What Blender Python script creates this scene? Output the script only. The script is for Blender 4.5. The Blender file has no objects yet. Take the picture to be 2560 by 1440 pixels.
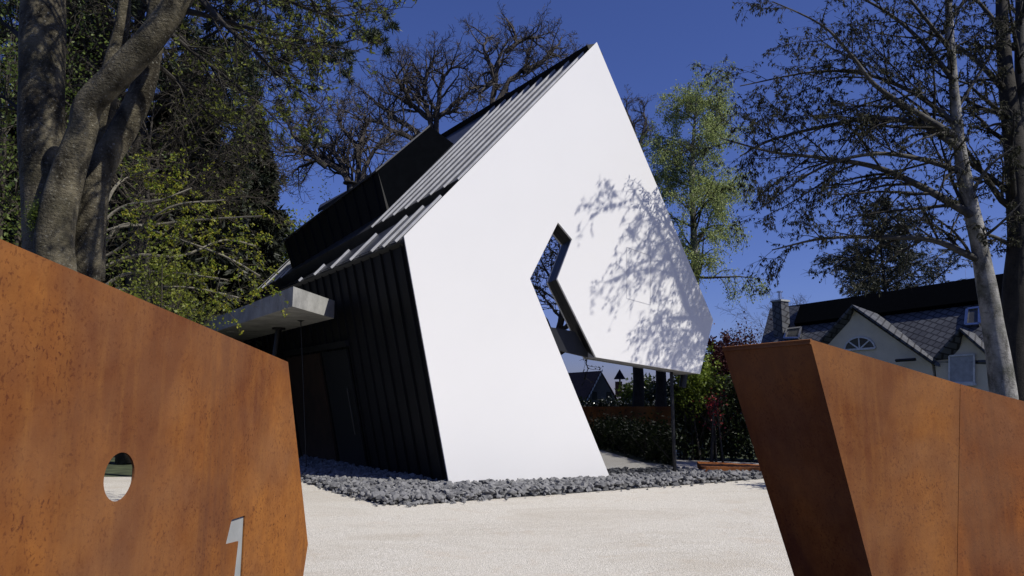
import bpy, bmesh, math, random
import numpy as np
from mathutils import Vector, Matrix
from mathutils.geometry import tessellate_polygon

S = bpy.context.scene
C = S.collection
R = math.radians

# ------------------------------------------------------------------ camera
FPX, CX, CY = 1800.0, 1280.0, 720.0
EYE = Vector((0, 0, 1.6))
TH = math.atan(280 / FPX)
cam_d = bpy.data.cameras.new('camera'); cam = bpy.data.objects.new('camera', cam_d); C.objects.link(cam)
cam_d.sensor_width = 36; cam_d.lens = 36 * FPX / 2560; cam_d.clip_start = .05; cam_d.clip_end = 2000
cam.location = EYE; cam.rotation_euler = (math.pi / 2 + TH, 0, 0)
S.camera = cam

# ------------------------------------------------------------------ sky and sun
SUN_A, SUN_E = R(60), R(47)
w = bpy.data.worlds.new('World'); S.world = w; w.use_nodes = True
nt = w.node_tree; bg = nt.nodes['Background']
sky = nt.nodes.new('ShaderNodeTexSky'); sky.sky_type = 'NISHITA'; sky.sun_disc = False
sky.sun_elevation = SUN_E; sky.sun_rotation = math.pi - SUN_A
sky.air_density = 1.0; sky.dust_density = .9; sky.ozone_density = 3.0; sky.altitude = 300
tint = nt.nodes.new('ShaderNodeMix'); tint.data_type = 'RGBA'; tint.blend_type = 'MULTIPLY'
tint.inputs[0].default_value = 1; tint.inputs[7].default_value = (.77, .83, 1.46, 1)
nt.links.new(sky.outputs[0], tint.inputs[6]); nt.links.new(tint.outputs[2], bg.inputs[0])
bg.inputs[1].default_value = .068
sl = bpy.data.lights.new('sun', 'SUN'); sl.energy = 5.0; sl.angle = R(.5); sl.color = (1, .955, .875)
so = bpy.data.objects.new('sun', sl); C.objects.link(so)
LDIR = Vector((-math.sin(SUN_A) * math.cos(SUN_E), math.cos(SUN_A) * math.cos(SUN_E), -math.sin(SUN_E)))
so.rotation_euler = LDIR.to_track_quat('-Z', 'Y').to_euler(); so.location = (20, -12, 25)
S.view_settings.view_transform = 'Standard'; S.view_settings.look = 'None'
S.view_settings.exposure = .02; S.view_settings.gamma = 1
S.render.engine = 'CYCLES'
S.cycles.max_bounces = 6; S.cycles.diffuse_bounces = 1; S.cycles.transparent_max_bounces = 16

# ------------------------------------------------------------------ helpers
def ray(px, py):
    u = (px - CX) / FPX; v = (CY - py) / FPX
    return Vector((u, math.cos(TH) - v * math.sin(TH), math.sin(TH) + v * math.cos(TH)))
def P(px, py, Y):
    d = ray(px, py); return EYE + d * (Y / d.y)
def hit(px, py, p0, n):
    d = ray(px, py); return EYE + d * ((Vector(p0) - EYE).dot(n) / d.dot(n))
def G(px, py, z=0.0): return hit(px, py, (0, 0, z), Vector((0, 0, 1)))

class MB:
    def __init__(s): s.v = []; s.f = []; s.n = 0
    def add(s, verts, faces):
        verts = np.asarray(verts, dtype=np.float64).reshape(-1, 3)
        b = s.n; s.v.append(verts); s.n += len(verts)
        s.f.append(('l', [[i + b for i in f] for f in faces]))
        return s
    def addq(s, verts, quads):
        verts = np.asarray(verts, dtype=np.float64).reshape(-1, 3)
        s.v.append(verts); s.f.append(('a', np.asarray(quads, dtype=np.int64) + s.n)); s.n += len(verts)
        return s
    def poly_prism(s, loops, off):
        """loops: outer loop then holes (3d points); off: thickness vector"""
        off = Vector(off)
        tris = tessellate_polygon([[Vector(p) for p in l] for l in loops])
        flat = [Vector(p) for l in loops for p in l]; n = len(flat)
        vs = flat + [p + off for p in flat]
        fs = [list(t) for t in tris] + [[i + n for i in reversed(t)] for t in tris]
        b = 0
        for l in loops:
            m = len(l)
            for i in range(m):
                j = (i + 1) % m; fs.append([b + i, b + j, b + j + n, b + i + n])
            b += m
        return s.add([tuple(p) for p in vs], fs)
    def prism(s, pts, off):
        return s.poly_prism([pts], off)
    def box(s, o, ax, ay, az):
        o, ax, ay, az = Vector(o), Vector(ax), Vector(ay), Vector(az)
        vs = [o + ax * i + ay * j + az * k for k in (0, 1) for j in (0, 1) for i in (0, 1)]
        return s.add([tuple(p) for p in vs], [[0, 2, 3, 1], [4, 5, 7, 6], [0, 1, 5, 4], [2, 6, 7, 3], [0, 4, 6, 2], [1, 3, 7, 5]])
    def bar(s, a, b, wd, ht, up):
        """rectangular bar from a to b, wd across, ht along up (sits on a-b)"""
        a, b, up = Vector(a), Vector(b), Vector(up).normalized()
        d = (b - a); side = d.cross(up).normalized()
        return s.box(a - side * wd / 2, d, side * wd, up * ht)
    def tube(s, pts, rad, sides=8, cap=True):
        pts = np.asarray([tuple(p) for p in pts], dtype=np.float64); n = len(pts)
        rad = np.broadcast_to(np.asarray(rad, dtype=np.float64), (n,))
        t = np.gradient(pts, axis=0); t /= (np.linalg.norm(t, axis=1, keepdims=True) + 1e-12)
        m = t.mean(0); ref = np.eye(3)[np.argmin(np.abs(m))]
        a = np.cross(t, ref); a /= (np.linalg.norm(a, axis=1, keepdims=True) + 1e-12); b = np.cross(t, a)
        an = np.arange(sides) * 2 * math.pi / sides
        ring = pts[:, None] + rad[:, None, None] * (np.cos(an)[None, :, None] * a[:, None] + np.sin(an)[None, :, None] * b[:, None])
        i = np.arange(n - 1)[:, None] * sides; k = np.arange(sides)[None]; k2 = (k + 1) % sides
        q = np.stack([i + k, i + k2, i + sides + k2, i + sides + k], -1).reshape(-1, 4)
        base = s.n; s.addq(ring, q)
        if cap:
            s.f.append(('l', [list(range(base + sides - 1, base - 1, -1)), list(range(base + (n - 1) * sides, base + n * sides))]))
        return s

def wloc(o):
    v = Vector((0, 0, 0))
    while o: v += o.location; o = o.parent
    return v
def obj(name, mb, m, parent=None, smooth=False, loc=None):
    v = np.concatenate(mb.v) if mb.v else np.zeros((0, 3))
    base = wloc(parent) if parent else Vector((0, 0, 0))
    if loc is not None: base = base + Vector(loc)
    v = v - np.array(base)
    me = bpy.data.meshes.new(name)
    sizes, idx = [], []
    for kind, f in mb.f:
        if kind == 'a':
            sizes.append(np.full(len(f), f.shape[1])); idx.append(f.reshape(-1))
        elif f:
            sizes.append(np.array([len(x) for x in f])); idx.append(np.array([i for x in f for i in x]))
    sizes = np.concatenate(sizes); idx = np.concatenate(idx)
    me.vertices.add(len(v)); me.vertices.foreach_set('co', v.astype(np.float32).reshape(-1))
    me.loops.add(len(idx)); me.loops.foreach_set('vertex_index', idx.astype(np.int32))
    me.polygons.add(len(sizes)); me.polygons.foreach_set('loop_start', (np.cumsum(sizes) - sizes).astype(np.int32))
    me.polygons.foreach_set('use_smooth', np.full(len(sizes), bool(smooth)))
    me.update(calc_edges=True); me.validate()
    me.materials.append(m)
    o = bpy.data.objects.new(name, me); C.objects.link(o)
    if parent: o.parent = parent
    if loc is not None: o.location = loc
    return o
def fixn(o):
    bm = bmesh.new(); bm.from_mesh(o.data); bmesh.ops.recalc_face_normals(bm, faces=bm.faces); bm.to_mesh(o.data); bm.free(); return o
def tag(o, label, cat, group=None, kind=None):
    o['label'] = label
    if cat: o['category'] = cat
    if group: o['group'] = group
    if kind: o['kind'] = kind
    return o
def thing(name, label, cat, loc, group=None):
    o = bpy.data.objects.new(name, None); C.objects.link(o); o.location = loc; o.empty_display_size = .2
    return tag(o, label, cat, group)
def struct(name, mb, m, label=None):
    o = obj(name, mb, m); o['kind'] = 'structure'
    if label: o['label'] = label
    return o

# ------------------------------------------------------------------ materials
class NB:
    """small node builder"""
    def __init__(s, name):
        s.m = bpy.data.materials.new(name); s.m.use_nodes = True; s.t = s.m.node_tree
        s.b = s.t.nodes['Principled BSDF']; s.out = s.t.nodes['Material Output']
        s.co = s.t.nodes.new('ShaderNodeTexCoord').outputs['Object']
    def n(s, k, **kw):
        x = s.t.nodes.new(k)
        for a, v in kw.items(): setattr(x, a, v)
        return x
    def l(s, a, b): s.t.links.new(a, b)
    def map(s, sc=(1, 1, 1), rot=(0, 0, 0), src=None):
        x = s.n('ShaderNodeMapping'); x.inputs['Scale'].default_value = sc; x.inputs['Rotation'].default_value = rot
        s.l(src or s.co, x.inputs[0]); return x.outputs[0]
    def noise(s, sc, det=4, rough=.55, vec=None, dist=0):
        x = s.n('ShaderNodeTexNoise'); x.inputs['Scale'].default_value = sc; x.inputs['Detail'].default_value = det
        x.inputs['Roughness'].default_value = rough; x.inputs['Distortion'].default_value = dist
        s.l(vec or s.co, x.inputs[0]); return x.outputs[0]
    def ramp(s, f, stops):
        x = s.n('ShaderNodeValToRGB'); e = x.color_ramp.elements
        while len(e) < len(stops): e.new(.5)
        for i, (p, c) in enumerate(stops):
            e[i].position = p; e[i].color = (c, c, c, 1) if not hasattr(c, '__len__') else (*c, 1)
        s.l(f, x.inputs[0]); return x.outputs[0]
    def mix(s, f, a, b, mode='MIX'):
        x = s.n('ShaderNodeMix', data_type='RGBA', blend_type=mode)
        for i, v in ((0, f), (6, a), (7, b)):
            if hasattr(v, 'is_linked'): s.l(v, x.inputs[i])
            elif i == 0: x.inputs[0].default_value = v
            else: x.inputs[i].default_value = (*v, 1)
        return x.outputs[2]
    def bump(s, h, st=.3, dist=.01):
        x = s.n('ShaderNodeBump'); x.inputs['Strength'].default_value = st; x.inputs['Distance'].default_value = dist
        s.l(h, x.inputs['Height'])
        s.l(x.outputs[0], s.b.inputs['Normal']); return x
    def set(s, col=None, rough=None, metal=None, spec=None):
        for k, v in (('Base Color', col), ('Roughness', rough), ('Metallic', metal), ('Specular IOR Level', spec)):
            if v is None: continue
            if hasattr(v, 'is_linked'): s.l(v, s.b.inputs[k])
            elif hasattr(v, '__len__'): s.b.inputs[k].default_value = (*v, 1)
            else: s.b.inputs[k].default_value = v
        return s

def plain(name, col, rough=.6, metal=0, spec=.3, var=.15, sc=6, bump=0):
    b = NB(name); f = b.noise(sc, 5)
    c = b.mix(b.ramp(f, [(.3, 0), (.7, 1)]), [x * (1 - var) for x in col], [min(1, x * (1 + var)) for x in col])
    b.set(c, rough, metal, spec)
    if bump: b.bump(b.noise(sc * 12, 4), bump, .01)
    return b.m

def m_corten(name, warm=1.0, seed=0):
    b = NB(name)
    big = b.noise(1.1, 5, .6, b.map((1, 1, .7)), .4)
    streak = b.noise(3.0, 6, .7, b.map((7, 7, .5)), .4)
    mid = b.noise(14, 6, .65)
    c = b.mix(b.ramp(big, [(.38, 0), (.62, 1)]), (.14 * warm, .048, .017), (.325 * warm, .125, .028))
    c = b.mix(b.ramp(streak, [(.45, 0), (.8, .55)]), c, (.3 * warm, .13, .032))
    c = b.mix(b.ramp(b.noise(2.3, 3, .5, b.map((1, 1, 1), (.4, .2, 1 + seed))), [(.5, 0), (.75, .55)]), c, (.12, .06, .04))
    spk = b.ramp(b.noise(75, 4, .65, b.map((1, 1, .8)), .4), [(.54, 0), (.63, 1)])
    msk = b.n('ShaderNodeMath', operation='MULTIPLY'); b.l(spk, msk.inputs[0]); b.l(b.ramp(b.noise(5, 5, .65), [(.36, .2), (.62, .9)]), msk.inputs[1])
    c = b.mix(msk.outputs[0], c, (.085, .025, .011))
    c = b.mix(b.ramp(mid, [(.3, .35), (.7, 0)]), c, (.1, .03, .012))
    c = b.mix(b.ramp(b.noise(1.4, 6, .7, b.map((2.6, 2.6, .35)), .3), [(.52, 0), (.66, .5)]), c, (.1, .04, .022))
    c = b.mix(b.ramp(b.noise(.8, 4, .6, b.map((1, 1, 1), (1, .5, .3)), .3), [(.5, 0), (.7, .55)]), c, (.24, .12, .055))
    b.set(c, b.ramp(mid, [(.3, .95), (.7, .8)]), 0, .12)
    b.bump(b.noise(90, 5, .7), .25, .004)
    return b.m
M = {}
M['corten'] = m_corten('corten_steel'); M['corten2'] = m_corten('corten_steel_orange', 1.12, 2)

b = NB('white_render'); b.set(b.mix(b.ramp(b.noise(.7, 5), [(.3, 0), (.7, 1)]), (.79, .785, .762), (.81, .804, .78)), .75, 0, .2)
b.bump(b.noise(220, 3), .06, .002); M['white'] = b.m
b = NB('pale_gravel')
v = b.n('ShaderNodeTexVoronoi'); v.inputs['Scale'].default_value = 95; b.l(b.co, v.inputs[0])
v2 = b.n('ShaderNodeTexVoronoi'); v2.inputs['Scale'].default_value = 40; b.l(b.co, v2.inputs[0])
c = b.mix(b.ramp(v.outputs['Color'], [(.15, 0), (.9, 1)]), (.37, .355, .315), (.73, .705, .66))
c = b.mix(b.ramp(b.noise(.9, 6, .65), [(.35, 0), (.65, .55)]), c, (.55, .525, .475))
c = b.mix(b.ramp(b.noise(1.7, 5, .7, None, .6), [(.55, 0), (.72, .4)]), c, (.45, .37, .29))
c = b.mix(b.ramp(b.noise(.35, 5, .7, b.map((1, 2.2, 1)), .8), [(.48, 0), (.66, .42)]), c, (.4, .36, .3))
c = b.mix(1.0, c, (1, .985, .945), 'MULTIPLY')
c = b.mix(b.ramp(v2.outputs['Distance'], [(.0, .4), (.2, 0)]), c, (.2, .17, .14))
b.set(c, .95, 0, .15)
hm = b.n('ShaderNodeMath', operation='ADD'); b.l(v.outputs['Distance'], hm.inputs[0]); b.l(b.noise(7, 5, .7), hm.inputs[1])
b.bump(hm.outputs[0], .6, .012); M['gravel'] = b.m
M['soil'] = plain('dark_soil_and_grass', (.05, .06, .03), .95, var=.5, sc=3)
b = NB('basalt_rock')
ge = b.n('ShaderNodeNewGeometry')
c = b.mix(ge.outputs['Random Per Island'], (.085, .086, .088), (.2, .2, .2))
c = b.mix(b.ramp(b.noise(25, 5, .6), [(.35, 0), (.7, .5)]), c, (.24, .24, .245)); b.set(c, .85, 0, .3); b.bump(b.noise(60, 5), .5, .01); M['rock'] = b.m
b = NB('dark_zinc'); c = b.mix(b.ramp(b.noise(1.4, 5), [(.3, 0), (.7, 1)]), (.0065, .0068, .0072), (.0115, .0118, .0122)); b.set(c, .55, .0, .15); M['zinc'] = b.m  # dark zinc, deepened below the roof's tone to carry the wall's shade
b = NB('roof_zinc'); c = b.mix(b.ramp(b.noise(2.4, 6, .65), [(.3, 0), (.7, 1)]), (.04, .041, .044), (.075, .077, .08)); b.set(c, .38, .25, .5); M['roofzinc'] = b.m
M['seam'] = plain('sunlit_seam', (.5, .505, .515), .45, .2, .5)  # same zinc as the roof; sun on the ribs is in the colour
M['solar'] = plain('black_panel', (.003, .0035, .0045), .5, 0, .0)
M['black'] = plain('black_metal', (.008, .008, .008), .45, 0, .4)
M['steel'] = plain('bright_steel', (.55, .56, .58), .25, 1, .5)
b = NB('concrete'); f = b.noise(2.2, 7, .65)
c = b.mix(b.ramp(f, [(.3, 0), (.7, 1)]), (.2, .2, .19), (.38, .38, .36)); c = b.mix(b.ramp(b.noise(22, 5, .7), [(.55, 0), (.75, .5)]), c, (.13, .13, .12))
b.set(c, .85, 0, .2); b.bump(f, .3, .01); M['concrete'] = b.m
M['greyplate'] = plain('grey_plate', (.3, .31, .3), .6, 0, .3)
M['hatch'] = plain('pale_joint', (.6, .6, .6), .8)
M['timber'] = plain('brown_timber', (.028, .015, .008), .6, 0, .3, .4, 3)
M['floor'] = plain('interior_floor', (.22, .21, .2), .35, 0, .4)
M['inwall'] = plain('interior_dark', (.035, .035, .037), .8)
M['spandrel'] = plain('dark_spandrel', (.02, .021, .024), .4, 0, .3)
M['ceiling'] = plain('interior_ceiling', (.3, .3, .3), .9)
M['red'] = plain('red_fabric', (.09, .012, .012), .8)
M['terr'] = plain('terrace_slab', (.36, .34, .31), .9, 0, .2, .2, 5, .2)
def m_glass(name, refl, tintc):
    b = NB(name); t = b.t
    tr = b.n('ShaderNodeBsdfTransparent'); tr.inputs[0].default_value = (*tintc, 1)
    gl = b.n('ShaderNodeBsdfGlossy'); gl.inputs['Roughness'].default_value = 0; gl.inputs[0].default_value = (.95, .97, 1, 1)
    lw = b.n('ShaderNodeLayerWeight'); lw.inputs[0].default_value = .35
    mr = b.n('ShaderNodeMapRange'); mr.inputs[3].default_value = refl; mr.inputs[4].default_value = 1; b.l(lw.outputs['Fresnel'], mr.inputs[0])
    mx = b.n('ShaderNodeMixShader'); b.l(mr.outputs[0], mx.inputs[0]); b.l(tr.outputs[0], mx.inputs[1]); b.l(gl.outputs[0], mx.inputs[2])
    b.l(mx.outputs[0], b.out.inputs[0]); return b.m
M['glass'] = m_glass('window_glass', .46, (.2, .215, .215))
M['slotglass'] = m_glass('slot_glass', .55, (.25, .27, .3))

def m_leaf(name, c1, c2, trans=.35, spec=.3, rough=.5):
    b = NB(name); ge = b.n('ShaderNodeNewGeometry')
    c = b.mix(ge.outputs['Random Per Island'], c1, c2); b.set(c, rough, 0, spec)
    tl = b.n('ShaderNodeBsdfTranslucent'); b.l(c, tl.inputs[0])
    mx = b.n('ShaderNodeMixShader'); mx.inputs[0].default_value = trans
    b.l(b.b.outputs[0], mx.inputs[1]); b.l(tl.outputs[0], mx.inputs[2]); b.l(mx.outputs[0], b.out.inputs[0]); return b.m
M['lf_beech'] = m_leaf('spring_leaf', (.1, .13, .02), (.2, .22, .035), .4)
M['lf_maple'] = m_leaf('maple_leaf', (.13, .2, .02), (.3, .28, .028), .45)
M['lf_green'] = m_leaf('green_leaf', (.045, .075, .014), (.13, .17, .03), .35)
M['lf_bush'] = m_leaf('lime_leaf', (.1, .15, .02), (.22, .28, .038), .35)
M['lf_birch'] = m_leaf('birch_leaf', (.22, .28, .09), (.37, .43, .15), .45)
M['lf_alder'] = m_leaf('hanging_leaf', (.022, .024, .016), (.06, .06, .034), .2, .08, .7)
M['lf_purple'] = m_leaf('purple_leaf', (.03, .008, .01), (.075, .02, .02), .25)
M['lf_laurel'] = m_leaf('laurel_leaf', (.014, .022, .008), (.042, .058, .018), .1, .35, .35)
M['lf_matt'] = m_leaf('dark_matt_leaf', (.01, .016, .007), (.03, .04, .014), .1, .1, .7)
M['lf_red'] = m_leaf('red_flower', (.2, .01, .016), (.3, .03, .03), .2)
M['nd_spruce'] = m_leaf('spruce_needle', (.014, .018, .012), (.04, .046, .028), .1)
M['nd_pine'] = m_leaf('pine_needle', (.014, .022, .013), (.045, .06, .028), .1)

def m_bark(name, c1, c2, lich=None, bs=.4, zs=1.0):
    b = NB(name)
    f = b.noise(3.5, 7, .62, b.map((1, 1, .55 * zs)), .3)
    c = b.mix(b.ramp(f, [(.4, 0), (.6, 1)] if lich else [(.33, 0), (.66, 1)]), c1, c2)
    if lich:
        c = b.mix(b.ramp(b.noise(38, 4, .7), [(.58, 0), (.68, .7)]), c, lich)
        c = b.mix(b.ramp(b.noise(1.6, 4, .6), [(.52, 0), (.7, .6)]), c, (c1[0] * .8, c1[1] * .95, c1[2] * .6))
    c = b.mix(b.ramp(b.noise(7, 5, .7, b.map((1, 1, 4))), [(.3, .55), (.45, 0)]), c, [x * .35 for x in c1])
    b.set(c, .85, 0, .25)
    h = b.n('ShaderNodeMath', operation='ADD'); b.l(b.noise(11, 6, .65, b.map((1, 1, 3.2 * zs))), h.inputs[0]); b.l(b.noise(45, 4, .6), h.inputs[1])
    b.bump(h.outputs[0], bs, .03); return b.m
M['bk_beech'] = m_bark('smooth_grey_bark', (.022, .018, .010), (.145, .126, .082), (.29, .28, .23), .65)  # mottled bark; the stark dark blotches also stand in for branch shadows
M['bk_oak'] = m_bark('dark_oak_bark', (.042, .037, .033), (.1, .088, .078))
M['bk_alder'] = m_bark('pale_grey_bark', (.08, .076, .066), (.33, .32, .295), (.4, .4, .37), .5)
M['bk_dark'] = m_bark('dark_brown_bark', (.018, .016, .013), (.05, .045, .037))  # brown bark, deepened to put the backlit limbs' shade into the colour
M['bk_limb'] = m_bark('grey_limb_bark', (.03, .028, .024), (.11, .105, .093))
M['bk_twig'] = m_bark('twig_bark', (.028, .024, .018), (.065, .056, .042))
M['bk_pale'] = m_bark('pale_twig_bark', (.14, .13, .1), (.24, .22, .17))

# ------------------------------------------------------------------ ground
struct('ground', MB().add([(-500, -500, -.03), (500, -500, -.03), (500, 700, -.03), (-500, 700, -.03)], [[0, 1, 2, 3]]), M['soil'])
court = [(-9, 6.6, 0), (4.6, 6.6, 0), (8.6, 6.6, 0), (5.6, 12.2, 0), (5.6, 14.5, 0), (5.9, 16.4, 0), (0, 15.6, 0), (-9, 15.6, 0)]
M['asphalt'] = plain('grey_asphalt', (.05, .05, .052), .9, 0, .2, .3, 8, .3)
struct('street', MB().add([(-40, -9, -.004), (60, -9, -.004), (60, 6.6, -.004), (-40, 6.6, -.004)], [[0, 1, 2, 3]]), M['asphalt'])  # unseen asphalt carried in past the gate to cut light bounced onto the walls
struct('gravel_court', MB().add(court, [list(range(len(court)))]), M['gravel'])
T0, T1 = G(1560, 1166), G(1925, 1180)
td = (T1 - T0).normalized(); tn = Vector((-td.y, td.x, 0))
mb = MB(); a = T0 - td * 6
for i in range(30):
    for j in range(4):
        mb.box(a + td * (i * .6 + .004) + tn * (j * .6 + .004) - Vector((0, 0, .05)), td * .592, tn * .592, (0, 0, .055))
struct('terrace', mb, M['terr'])

# ------------------------------------------------------------------ the white house
A = G(1125, 1221); B = G(1530, 1206)
U = (B - A).normalized(); NF = Vector((U.y, -U.x, 0))                     # facade direction and outward normal
PHI = R(34.7); RD = Vector((-math.sin(PHI), math.cos(PHI), 0))            # direction of the ridge, away from the camera
F = lambda px, py: hit(px, py, A, NF)
def down(p, q, z):                                                        # continue the line q->p to height z
    t = (z - p.z) / (p.z - q.z); return p + (p - q) * t
cC, cD, cE, cF, cG = F(1010, 590), F(1492, 105), F(1783, 800), F(1750, 935), F(1490, 893)
sl = [F(1393, 697), F(1430, 598), F(1395, 556), F(1325, 697)]
A0 = down(A, cC, -.1); B0 = down(B, sl[3], -.1)
rk = (cD - cC)                                                            # rake vector, eave to apex
NR = RD.cross(rk).normalized()
if NR.z < 0: NR = -NR
wl = (cC - A0)                                                            # leaning line of the side wall
NW = wl.cross(RD).normalized()
if NW.x > 0: NW = -NW
# length of the house from the far eave pixel
def solve_len(p, d, px):
    lo, hi = 1, 30
    for _ in range(50):
        m = (lo + hi) / 2; q = p + d * m; x = (q - EYE).x; dep = (q - EYE).dot(Vector((0, math.cos(TH), math.sin(TH))))
        if CX + FPX * x / dep > px: lo = m
        else: hi = m
    return lo
LEN = solve_len(cC, RD, 612)
print('house', A, B, cC, cD, cE, 'LEN', LEN, 'NR', NR, 'NW', NW)
house = thing('modern_house', 'sharply angled white modern house with folded facade and dark zinc side', 'house', (A.x + 1.5, A.y + 3, 0))
outline = [A0, B0, sl[3], sl[2], sl[1], sl[0], cG, cF, cE, cD, cC]
facade = fixn(obj('facade', MB().prism(outline, -NF * .07), M['white'], house))
hp = [F(1567, 618), F(1626, 639), F(1626, 762), F(1567, 746)]
mb = MB()
for i in range(4): mb.bar(hp[i] + NF * .001, hp[(i + 1) % 4] + NF * .001, .009, .003, NF)
obj('hatch_outline', mb, M['hatch'], facade)

# side wall with standing seams
I = RD * .0
e0 = A0 - NF * .072; e1 = cC - NF * .072
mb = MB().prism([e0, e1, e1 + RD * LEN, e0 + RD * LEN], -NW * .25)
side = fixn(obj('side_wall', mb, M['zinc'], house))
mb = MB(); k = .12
while k < LEN:
    mb.bar(e0 + RD * k, e1 + RD * k - wl * .004, .022, .045, NW); k += .47
obj('standing_seam', mb, M['zinc'], side)
# entrance recess: dark door, timber panel
def Wp(k, h, o=0.0): return e0 + RD * k + wl * h + NW * o
dr = obj('door', MB().prism([Wp(3.55, .02, .02), Wp(3.55, .6, .02), Wp(5.1, .6, .02), Wp(5.1, .02, .02)], NW * .05), M['black'], house)
obj('door_handle', MB().tube([Wp(3.75, .2, .12), Wp(3.75, .42, .12)], .018, 8), M['black'], dr)
obj('timber_panel', MB().prism([Wp(5.3, .02, .02), Wp(5.3, .6, .02), Wp(7.8, .6, .02), Wp(7.8, .02, .02)], NW * .07), M['timber'], house)
obj('lintel', MB().prism([Wp(3.4, .61, .0), Wp(3.4, .64, .0), Wp(7.9, .64, .0), Wp(7.9, .61, .0)], NW * .12), M['black'], house)

# roof: upper sheet, sunk channel standing in for a band of shade, lower sheet
r0 = cC - NF * .072
def Rp(t, k, o=0.0): return r0 + rk * t + RD * k + NR * o
Rh = lambda px, py: hit(px, py, r0, NR)
def tk(p):                                                                 # roof coordinates (t along rake, k along ridge)
    d = p - r0; m = Matrix((rk, RD, NR)).transposed().inverted() @ d; return m.x, m.y
(ta, ka), (tb, kb) = tk(Rh(1119, 462)), tk(Rh(912, 577)); TB0 = ta - (tb - ta) / (kb - ka) * ka; SB = (tb - ta) / (kb - ka)
(ta, ka), (tb, kb) = tk(Rh(1068, 513)), tk(Rh(910, 606)); TL0 = ta - (tb - ta) / (kb - ka) * ka; SLO = (tb - ta) / (kb - ka)
upb = lambda k: max(-.012, TB0 + SB * k); lob = lambda k: TL0 + SLO * k
KL = min(LEN, (TL0 + .012) / -SLO if SLO < 0 else LEN); KU = min(LEN, (TB0 + .012) / -SB if SB < 0 else LEN)
print('gutter', TB0, SB, TL0, SLO, KL, KU)
up = [Rp(TB0, 0, -.005), Rp(1, 0, -.005), Rp(1, LEN, -.005), Rp(upb(LEN), LEN, -.005)]
if KU < LEN: up.append(Rp(-.012, KU, -.005))
roof = fixn(obj('roof', MB().prism(up, -NR * .28), M['roofzinc'], house))
mb = MB(); k = .12
mb2 = mb
KD0, KD1 = tk(Rh(968, 527))[1] + .12, tk(Rh(730, 672))[1] - .1                # the dormer stands between these
while k < LEN:
    if k > KD1 and mb2 is mb: mb2 = MB()
    if not KD0 < k < KD1: mb2.bar(Rp(upb(k) - .012, k), Rp(.992, k), .035, .042, NR)
    k += .5
if mb2 is not mb and mb2.n: obj('standing_seam', mb2, M['seam'], roof)
obj('standing_seam', mb, M['seam'], roof)
lo_ = [Rp(-.012, 0, -.005), Rp(TL0, 0, -.005)] + ([Rp(-.012, KL, -.005)] if KL < LEN else [Rp(lob(LEN), LEN, -.005), Rp(-.012, LEN, -.005)])
lower = fixn(obj('lower_roof', MB().prism(lo_, -NR * .2), M['roofzinc'], house))
k = .12
while k < KL - .2:
    obj('standing_seam', MB().bar(Rp(-.02, k), Rp(lob(k), k), .045, .05, NR), M['seam'], lower); k += .56 if k < 1 else 1.12
fixn(obj('gutter', MB().prism([Rp(-.01, .0, -.27), Rp(TB0 + .02, .0, -.27), Rp(max(upb(LEN), 0) + .02, LEN, -.27), Rp(-.01, LEN, -.27)], -NR * .05), M['black'], house))  # black-floored channel made up to carry the dark band of shade
fixn(obj('eave_trim', MB().bar(Rp(-.015, 0, -.12), Rp(-.015, LEN, -.12), .06, .1, NR), M['black'], house))
# right roof slope and right lower wall, back gable
b1, b2, b3 = cD - NF * .072, cE - NF * .072, cF - NF * .072
NE = RD.cross(b1 - b2).normalized()
if NE.x < 0: NE = -NE
fixn(obj('right_roof', MB().prism([b1 - NE * .01, b1 + RD * LEN - NE * .01, b2 + RD * LEN - NE * .01, b2 - NE * .01], -NE * .25), M['zinc'], house))
NQ = RD.cross(b2 - b3).normalized()
if NQ.x < 0: NQ = -NQ
fixn(obj('overhang_wall', MB().prism([b2 - NQ * .01, b2 + RD * LEN - NQ * .01, b3 + RD * LEN - NQ * .01, b3 - NQ * .01], -NQ * .2), M['zinc'], house))
bk = RD * (LEN - .05)
fixn(obj('back_wall', MB().prism([A0 + bk, Vector((B0.x, B0.y, -.1)) + bk, F(1490, 893) + bk, cF + bk, cE + bk, cD + bk, cC + bk], NF * .1), M['zinc'], house))
# soffit above the glazed ground floor (upper storey floor)
g0 = cG - NF * .075; g1 = cF - NF * .075; dn = Vector((0, 0, .3))
fixn(obj('soffit', MB().prism([g0, g1 - U * .06, g1 - U * .06 + RD * (LEN - .3), g0 + RD * (LEN - .3)], dn), M['ceiling'], house))
gb = g0 - NF * .42 - U * .003
fixn(obj('upper_floor', MB().prism([gb, gb + RD * (LEN - 1), gb - U * 3.0 + RD * (LEN - 1) + Vector((0, 0, .05)), gb - U * 3.0 + Vector((0, 0, .05))], dn), M['inwall'], house))

# slot window: dark reveals and glass
rev = MB(); sl_loop = [B0, sl[3], sl[2], sl[1], sl[0], cG, cF]
DEP = .34
cen = (sl[0] + sl[3]) / 2
for i in range(1, 5):
    p, q = sl_loop[i], sl_loop[i + 1]
    out = (q - p).cross(NF).normalized()
    if out.dot(cen - (p + q) / 2) > 0 and i in (1, 3): out = -out
    out = (q - p).normalized().cross(NF); mid = (p + q) / 2
    # side pointing into the wall material
    tst = {1: -U, 2: U, 3: U, 4: U}[i]
    if i == 1: tst = -U
    if out.dot(tst) < 0: out = -out
    rev.prism([p - NF * .072, q - NF * .072, q - NF * DEP, p - NF * DEP], out * .05)
sw = fixn(obj('slot_window', rev, M['black'], house))
gz = -NF * (DEP - .03)
slot_poly = [sl[3] - U * .02, sl[2] + Vector((0, 0, .02)), sl[1] + U * .02, sl[0] + U * .02, cG + U * .02, F(1397, 869)]
fixn(obj('pane', MB().prism([p + gz for p in slot_poly], -NF * .015), M['slotglass'], sw))
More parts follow.
